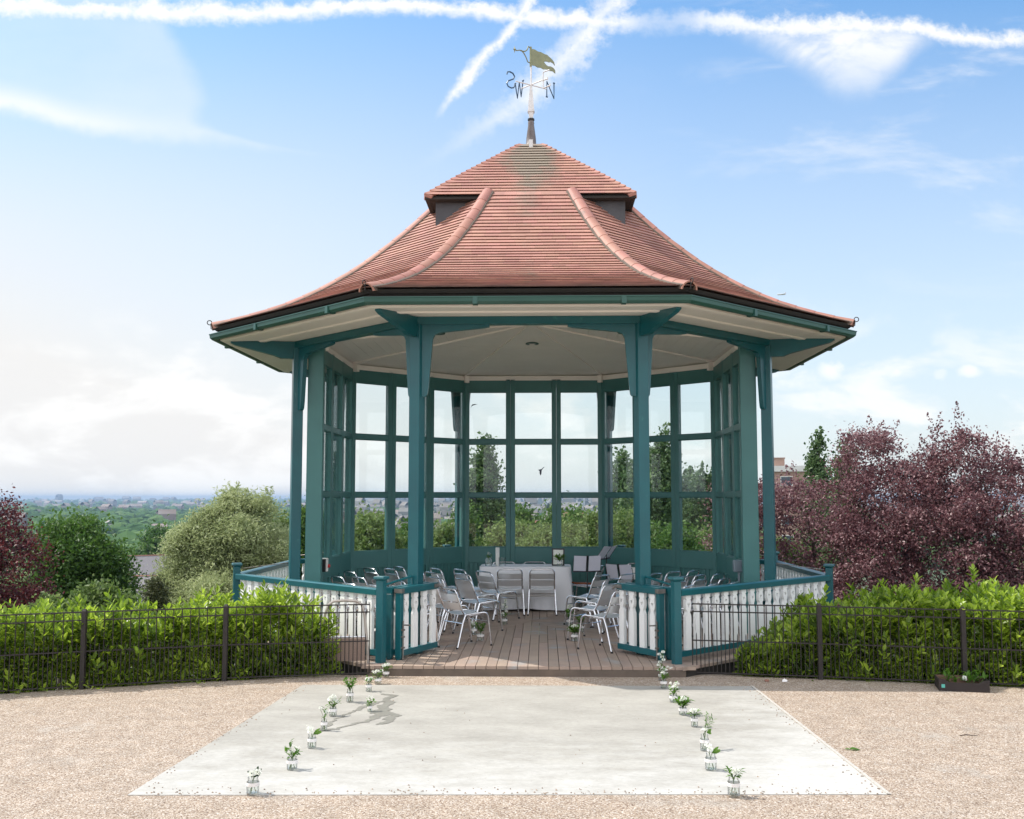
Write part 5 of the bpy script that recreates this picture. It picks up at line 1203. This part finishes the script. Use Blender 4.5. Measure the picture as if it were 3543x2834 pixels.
for u, a, b_, wv_, Y, mm, lab in tw_list: tower(u, a, b_, wv_, Y, M[mm], lab, steps=((-.5, .6),) if wv_ > 6 else ())

# woods and streets far below: nobody could count them
def ico(sub):
    bm = bmesh.new(); bmesh.ops.create_icosphere(bm, subdivisions=sub, radius=1); V = np.array([v.co[:] for v in bm.verts]); F = np.array([[v.index for v in f.verts] for f in bm.faces]); bm.free(); return V, F
def woods(name, n, r0, r1, a0, a1, size, sub, zoff, m, cards=0):
    CVV = []
    V0, F0 = ico(sub); VV = []; FF = []; k = 0
    t = rng.random(n); rr = np.sqrt(r0**2+(r1**2-r0**2)*t**1.25); aa = rng.uniform(a0, a1, n)
    for i in range(n):
        x, y = rr[i]*math.sin(aa[i]), rr[i]*math.cos(aa[i]); clear = math.sin(x*.004+y*.002)*math.sin(y*.0031+1)+.4*math.sin(x*.013)
        if clear > (.75 if aa[i] > -.2 else 1.1): continue
        ub = math.tan(aa[i])*2180+1143
        if (235 < ub < 365 and rr[i] < 175) or (1105 < ub < 1240 and rr[i] < 290) or (1385 < ub < 1540 and rr[i] < 330): continue
        s = size(rr[i])*random.uniform(.6, 1.35); d = 1+rng.normal(size=(len(V0), 1))*.13
        P = V0*d*np.array([s*random.uniform(.9, 1.5), s*random.uniform(.9, 1.3), s*random.uniform(.7, 1.05)])+np.array([x, y, hill(x, y)+s*zoff]); VV.append(P); FF.append(F0+k); k += len(V0)
        if cards:
            Q = P[rng.integers(0, len(P), cards)]+rng.normal(size=(cards, 3))*s*.10; n3 = nrmz(Q-P.mean(0)); Q = Q+n3*s*.04; cv, cf = diamonds(Q, .16*s, .8); CVV.append(cv)
    if CVV:
        CV = np.concatenate(CVV); CV3 = CV.reshape(-1, 4, 3); tri = np.concatenate([CV3[:, [0, 1, 2]], CV3[:, [0, 2, 3]]], 0).reshape(-1, 3)
        VV.append(tri); FF.append(np.arange(len(tri)).reshape(-1, 3)+k)
    o = arr_mesh(name, np.concatenate(VV), np.concatenate(FF), m, smooth=False); tag(o, kind='stuff'); return o
A0, A1 = -.78, .72
o = woods('near_woodland', 1300, 190, 560, A0, A1, lambda r: 4.8, 3, .35, M['canopy'], 130); tag(o, 'massed dark treetops on the slope below the park', 'woodland')
o = woods('distant_woodland', 7500, 540, 2400, A0, A1, lambda r: 5.6+r*.0016, 2, .3, M['canopy'], 26); tag(o, 'sea of bluish green treetops reaching into the distance', 'woodland')
o = woods('farthest_woodland', 5200, 2400, 11500, A0, A1, lambda r: 8+r*.0015, 1, .2, M['canopy']); tag(o, 'hazy treetops along the horizon', 'woodland')
VV = []; FF = []; k = 0
for i in range(3600):
    r_ = math.sqrt(random.uniform(900**2, 9500**2)) if i % 2 else random.uniform(800, 5500); a = random.uniform(A0, A1) if i % 3 else random.uniform(-.2, .12)
    x, y = r_*math.sin(a), r_*math.cos(a)
    if a < -.2 and random.random() < .75: continue
    s = (5+r_*.0020)*random.uniform(.6, 1.3); h = s*random.uniform(.7, 1.3)*(1.6 if random.random() < .12 else 1); z = hill(x, y)+4; c, s_ = math.cos(a*9+i), math.sin(a*9+i)
    P = [(-s*1.2, -s*.6, -6), (s*1.2, -s*.6, -6), (s*1.2, s*.6, -6), (-s*1.2, s*.6, -6), (-s*1.2, -s*.6, h), (s*1.2, -s*.6, h), (s*1.2, s*.6, h), (-s*1.2, s*.6, h), (-s*1.2, 0, h*1.5), (s*1.2, 0, h*1.5)]
    VV += [(x+p[0]*c-p[1]*s_, y+p[0]*s_+p[1]*c, z+p[2]) for p in P]
    FF += [tuple(k+q for q in f) for f in ((0, 1, 5, 4), (1, 2, 6, 5), (2, 3, 7, 6), (3, 0, 4, 7), (4, 5, 9, 8), (7, 6, 9, 8))]; k += 10
o = arr_mesh('distant_town', VV, FF, M['towncol']); tag(o, 'scattered pale houses and streets among the far treetops', 'town', kind='stuff')

# airliner far up on the right
ap = MB(); ap.tube([(-14, 0, 0), (-11, 0, 0), (10, 0, .3), (14, 0, 1)], [.4, 2, 2, .5], 8); ap.prism([(-2, 2, -.4), (3, 2, -.4), (7, 14, .4), (5, 14, .4)], [(-2, 2, 0), (3, 2, 0), (7, 14, .7), (5, 14, .7)]); ap.prism([(-2, -2, -.4), (3, -2, -.4), (7, -14, .4), (5, -14, .4)], [(-2, -2, 0), (3, -2, 0), (7, -14, .7), (5, -14, .7)]); ap.prism([(9, -.2, 1), (13, -.2, 1), (14, -.2, 6), (12, -.2, 6)], [(9, .2, 1), (13, .2, 1), (14, .2, 6), (12, .2, 6)])
o = ap.build('airliner', M['farwhite']); o.location = (650, 2800, 555); o.rotation_euler = (0, -.08, .3); tag(o, 'tiny white airliner low in the sky to the right of the roof', 'aeroplane')

# ================================================================== HAZE, SKY, SUN, CAMERA
hz = MB(); hz.box(-14200, 14200, -14200, 14200, -120, 32); hb_ = hz.build('haze', bpy.data.materials.new('haze air')); tag(hb_, kind='stuff')
hm = hb_.data.materials[0]; nt, nd, lk = nodes(hm); out = add(nd, 'ShaderNodeOutputMaterial'); pv = add(nd, 'ShaderNodeVolumePrincipled'); pv.inputs['Color'].default_value = (.40, .56, .78, 1); pv.inputs['Density'].default_value = .00013; pv.inputs['Anisotropy'].default_value = .2
lk.new(pv.outputs[0], out.inputs['Volume'])

SUN = Vector((-.56, .115, .82)).normalized()
world = bpy.data.worlds.new("World"); scene.world = world; world.use_nodes = True
nt = world.node_tree; nd = nt.nodes; lk = nt.links; nd.clear()
out = add(nd, 'ShaderNodeOutputWorld'); bg = add(nd, 'ShaderNodeBackground'); lk.new(bg.outputs[0], out.inputs[0])
sky = add(nd, 'ShaderNodeTexSky'); sky.sky_type = 'NISHITA'; sky.sun_disc = False; sky.sun_elevation = math.asin(SUN.z); sky.sun_rotation = math.atan2(SUN.x, SUN.y); sky.altitude = 100; sky.air_density = 1.0; sky.dust_density = 1.2; sky.ozone_density = 1.5
tc = add(nd, 'ShaderNodeTexCoord'); sep = add(nd, 'ShaderNodeSeparateXYZ'); lk.new(tc.outputs['Generated'], sep.inputs[0])
def mth(op, a, b=None, c=None, clamp=False):
    n = add(nd, 'ShaderNodeMath', operation=op); n.use_clamp = clamp
    for i, v in enumerate((a, b, c)):
        if v is None: continue
        if isinstance(v, (int, float)): n.inputs[i].default_value = v
        else: lk.new(v, n.inputs[i])
    return n.outputs[0]
def mrange(v, a, b, c=0., d=1., smooth=True):
    n = add(nd, 'ShaderNodeMapRange'); n.interpolation_type = 'SMOOTHSTEP' if smooth else 'LINEAR'
    for i, q in enumerate((a, b, c, d)): n.inputs[i+1].default_value = q
    lk.new(v, n.inputs[0]); return n.outputs[0]
yy = mth('MAXIMUM', sep.outputs[1], .02)
P_ = mth('DIVIDE', sep.outputs[0], yy); Q_ = mth('DIVIDE', sep.outputs[2], yy)
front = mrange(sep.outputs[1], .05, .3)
comb = add(nd, 'ShaderNodeCombineXYZ'); lk.new(P_, comb.inputs[0]); lk.new(Q_, comb.inputs[1])
def noise(scale, det=6, rough=.55, stretch=(1, 1, 1), rot=0, dist=0):
    mp = add(nd, 'ShaderNodeMapping'); mp.inputs['Scale'].default_value = stretch; mp.inputs['Rotation'].default_value = (0, 0, rot); lk.new(comb.outputs[0], mp.inputs[0])
    n = add(nd, 'ShaderNodeTexNoise'); n.inputs['Scale'].default_value = scale; n.inputs['Detail'].default_value = det; n.inputs['Roughness'].default_value = rough; n.inputs['Distortion'].default_value = dist
    lk.new(mp.outputs[0], n.inputs['Vector']); return n.outputs[0]
def curve(v, pts, lo, hi, ylo, yhi):        # piecewise curve y(v)
    x = mth('DIVIDE', mth('SUBTRACT', v, lo), hi-lo, clamp=True)
    n = add(nd, 'ShaderNodeFloatCurve'); c = n.mapping.curves[0]
    P = [((a-lo)/(hi-lo), (b-ylo)/(yhi-ylo)) for a, b in pts]
    c.points[0].location = P[0]; c.points[1].location = P[-1]
    for p in P[1:-1]: c.points.new(*p)
    for p in c.points: p.handle_type = 'AUTO'
    n.mapping.update(); lk.new(x, n.inputs['Value'])
    return mth('MULTIPLY_ADD', n.outputs[0], yhi-ylo, ylo)
nf = noise(34, 8, .65); nm = noise(11, 6, .6); nbig = noise(2.6, 5, .6, (1, 2.2, 1), .2)
wob = mth('MULTIPLY', mth('SUBTRACT', nm, .5), .022)
wob2 = mth('MULTIPLY', mth('SUBTRACT', nf, .5), .016)
Qw = mth('ADD', mth('ADD', Q_, wob), wob2); Pw = mth('ADD', mth('ADD', P_, wob), wob2)
# A: long contrail along the top
ca = curve(P_, [(-.7, .51), (-.552, .499), (-.427, .494), (-.377, .489), (-.279, .490), (-.133, .494), (-.059, .488), (-.022, .480), (.046, .476), (.094, .475), (.178, .473), (.25, .465), (.356, .466), (.426, .451), (.475, .452), (.7, .45)], -.7, .7, .40, .55)
wa = curve(P_, [(-.7, .015), (-.4, .011), (-.25, .010), (-.1, .009), (.0, .009), (.08, .012), (.18, .012), (.3, .011), (.42, .009), (.7, .009)], -.7, .7, 0, .05)
sa = curve(P_, [(-.7, 1), (.07, 1), (.12, .35), (.16, .75), (.22, 1), (.7, 1)], -.7, .7, 0, 1)
dA = mth('DIVIDE', mth('ABSOLUTE', mth('SUBTRACT', Qw, ca)), wa)
er = mth('ADD', mth('MULTIPLY', mth('SUBTRACT', nf, .5), 2.6), mth('MULTIPLY', mth('SUBTRACT', nm, .5), 1.6))
nff = noise(75, 6, .7)
er2 = mth('ADD', er, mth('MULTIPLY', mth('SUBTRACT', nff, .5), 3.0))
mA = mth('MULTIPLY', mth('MULTIPLY', mrange(mth('ADD', dA, mth('MULTIPLY', er2, .62)), 1.45, -.1), sa), .90)
# B: short bright one
cb = curve(Q_, [(.36, -.115), (.375, -.107), (.395, -.093), (.429, -.069), (.471, -.030), (.499, -.015), (.56, .02)], .36, .56, -.2, .1)
wb = curve(Q_, [(.36, .0015), (.38, .003), (.42, .0065), (.47, .0065), (.56, .0065)], .36, .56, 0, .02)
mB = mth('MULTIPLY', mrange(mth('ADD', mth('DIVIDE', mth('ABSOLUTE', mth('SUBTRACT', Pw, cb)), wb), er2), 1.9, -.5), mrange(Q_, .372, .41, 0, 1))
# C: broad diagonal one behind the vane
cc = curve(Q_, [(.30, -.15), (.319, -.128), (.348, -.085), (.396, -.019), (.444, .028), (.497, .075), (.56, .13)], .30, .56, -.2, .2)
wc = curve(Q_, [(.30, .006), (.33, .012), (.38, .020), (.44, .021), (.50, .020), (.56, .024)], .30, .56, 0, .05)
mC = mth('MULTIPLY', mth('MULTIPLY', mrange(mth('ADD', mth('DIVIDE', mth('ABSOLUTE', mth('SUBTRACT', Pw, cc)), wc), er2), 1.7, -.4), mrange(nff, .3, .62, .55, 1)), mrange(Q_, .318, .42, 0, 1))
# D: broad veil on the left, brighter along its lower edge
eD = curve(P_, [(-.9, .42), (-.55, .392), (-.45, .366), (-.34, .355), (-.25, .348), (-.1, .33), (.9, .33)], -.9, .9, .30, .45)
rD = curve(Q_, [(.34, -.20), (.36, -.30), (.375, -.340), (.40, -.338), (.44, -.352), (.475, -.372), (.52, -.39)], .34, .52, -.5, 0)
inD = mth('MULTIPLY', mrange(mth('SUBTRACT', Qw, eD), -.008, .012), mrange(mth('SUBTRACT', rD, Pw), -.006, .02))
mD = mth('MULTIPLY', inD, mth('ADD', mth('MULTIPLY', nbig, .55), mth('MULTIPLY', mrange(mth('SUBTRACT', Q_, eD), .035, .0), mrange(P_, -.33, -.52, .10, .62))))
# E: right-hand fall streak under the contrail
eE = curve(P_, [(.15, .47), (.20, .448), (.26, .415), (.31, .388), (.34, .405), (.40, .45), (.5, .46)], .15, .5, .36, .5)
mE = mth('MULTIPLY', mth('MULTIPLY', mrange(mth('SUBTRACT', Qw, eE), -.006, .03), mth('MULTIPLY', mrange(mth('SUBTRACT', ca, Q_), -.01, .01), mrange(mth('SUBTRACT', ca, Q_), .10, .0, .25, 1))), mrange(noise(9, 9, .65, (1, 1.6, 1), .9, .5), .30, .60, .28, .95))
mE = mth('MULTIPLY', mE, mth('MULTIPLY', mrange(P_, .17, .22), mrange(P_, .46, .40)))
# wisps on the right, low cloud and whitening to the horizon
ws = noise(5, 9, .62, (1, 3.2, 1), -.35, .4)
mW = mth('MULTIPLY', mrange(ws, .50, .75), mth('MULTIPLY', mrange(P_, .05, .3), mth('MULTIPLY', mrange(Q_, .14, .30), .42)))
lc = noise(7, 9, .6, (1, 2.4, 1), 0, .3)
mL = mth('MULTIPLY', mrange(lc, .46, .62), mth('MULTIPLY', mrange(Q_, .21, .10), .75))
def cum(p, q, rx, rz_):
    d = mth('ADD', mth('ADD', mth('MULTIPLY', er, .6), mth('POWER', mth('ABSOLUTE', mth('DIVIDE', mth('SUBTRACT', Pw, p), rx)), 2.)), mth('POWER', mth('ABSOLUTE', mth('DIVIDE', mth('SUBTRACT', Qw, q), rz_)), 2.)); return mrange(d, 1.3, -.3, 0, .85)
cu = mth('MAXIMUM', mth('MAXIMUM', cum(.278, .121, .016, .009), cum(.340, .122, .009, .007)), mth('MAXIMUM', cum(.409, .121, .013, .008), mth('MULTIPLY', cum(.380, .117, .008, .005), .5)))
cl = mA
for q in (mB, mC, mD, mE, mW, mL, cu): cl = mth('MAXIMUM', cl, q)
cl = mth('MULTIPLY', cl, front, clamp=True)
# thin high haze lightening the sky: more to the left and downwards
veil = mth('ADD', mrange(Q_, .50, .0, .05, .86, False), mth('MULTIPLY', mrange(P_, .15, -.60, 0, .42, False), mrange(Q_, .50, .25, .35, 1)), clamp=True)
veil2 = mth('ADD', mth('MULTIPLY', veil, front), mth('MULTIPLY', mth('SUBTRACT', 1, front), .95), clamp=True)
SKYK = 1.0
tint = add(nd, 'ShaderNodeMix', data_type='RGBA', blend_type='MULTIPLY'); tint.inputs['Factor'].default_value = 1; lk.new(sky.outputs[0], tint.inputs['A']); tint.inputs['B'].default_value = (.50, .80, .94, 1)
mv = add(nd, 'ShaderNodeMix', data_type='RGBA'); lk.new(veil2, mv.inputs['Factor']); lk.new(tint.outputs['Result'], mv.inputs['A']); mv.inputs['B'].default_value = (3.75, 3.72, 3.68, 1)
mc = add(nd, 'ShaderNodeMix', data_type='RGBA'); lk.new(cl, mc.inputs['Factor']); lk.new(mv.outputs['Result'], mc.inputs['A']); mc.inputs['B'].default_value = (4.4, 4.38, 4.32, 1)
bk = add(nd, 'ShaderNodeMix', data_type='RGBA'); bk.inputs['A'].default_value = (6.0, 6.2, 6.6, 1); lk.new(front, bk.inputs['Factor']); lk.new(mc.outputs['Result'], bk.inputs['B'])   # unseen sky behind and overhead brightened, added to fill the shade
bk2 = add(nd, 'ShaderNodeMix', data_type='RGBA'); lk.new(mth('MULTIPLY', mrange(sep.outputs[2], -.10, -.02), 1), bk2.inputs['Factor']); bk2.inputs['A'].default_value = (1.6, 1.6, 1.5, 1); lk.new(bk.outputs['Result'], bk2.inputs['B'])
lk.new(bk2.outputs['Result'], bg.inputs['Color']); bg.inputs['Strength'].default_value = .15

sd = bpy.data.lights.new('sun', 'SUN'); sd.energy = 3.05; sd.angle = R(.53); sd.color = (1, .945, .86)
so_ = bpy.data.objects.new('sun', sd); COL.objects.link(so_); so_.rotation_euler = SUN.to_track_quat('Z', 'Y').to_euler(); so_.location = (-20, 10, 30)

cd = bpy.data.cameras.new('camera'); cam = bpy.data.objects.new('camera', cd); COL.objects.link(cam); scene.camera = cam
cd.sensor_width = 36; cd.lens = 36*2180/2156; cd.clip_start = .05; cd.clip_end = 40000
cam.location = (.155, 0, 1.76); cam.rotation_euler = (math.pi/2+math.atan(187.5/2180), 0, math.atan(65/2180))

scene.render.engine = 'CYCLES'
scene.cycles.max_bounces = 8; scene.cycles.transparent_max_bounces = 24; scene.cycles.volume_bounces = 0
scene.cycles.sample_clamp_indirect = 6
scene.view_settings.view_transform = 'Standard'; scene.view_settings.look = 'None'; scene.view_settings.gamma = 1; scene.view_settings.exposure = .74
scene.render.resolution_x = 1024; scene.render.resolution_y = 819
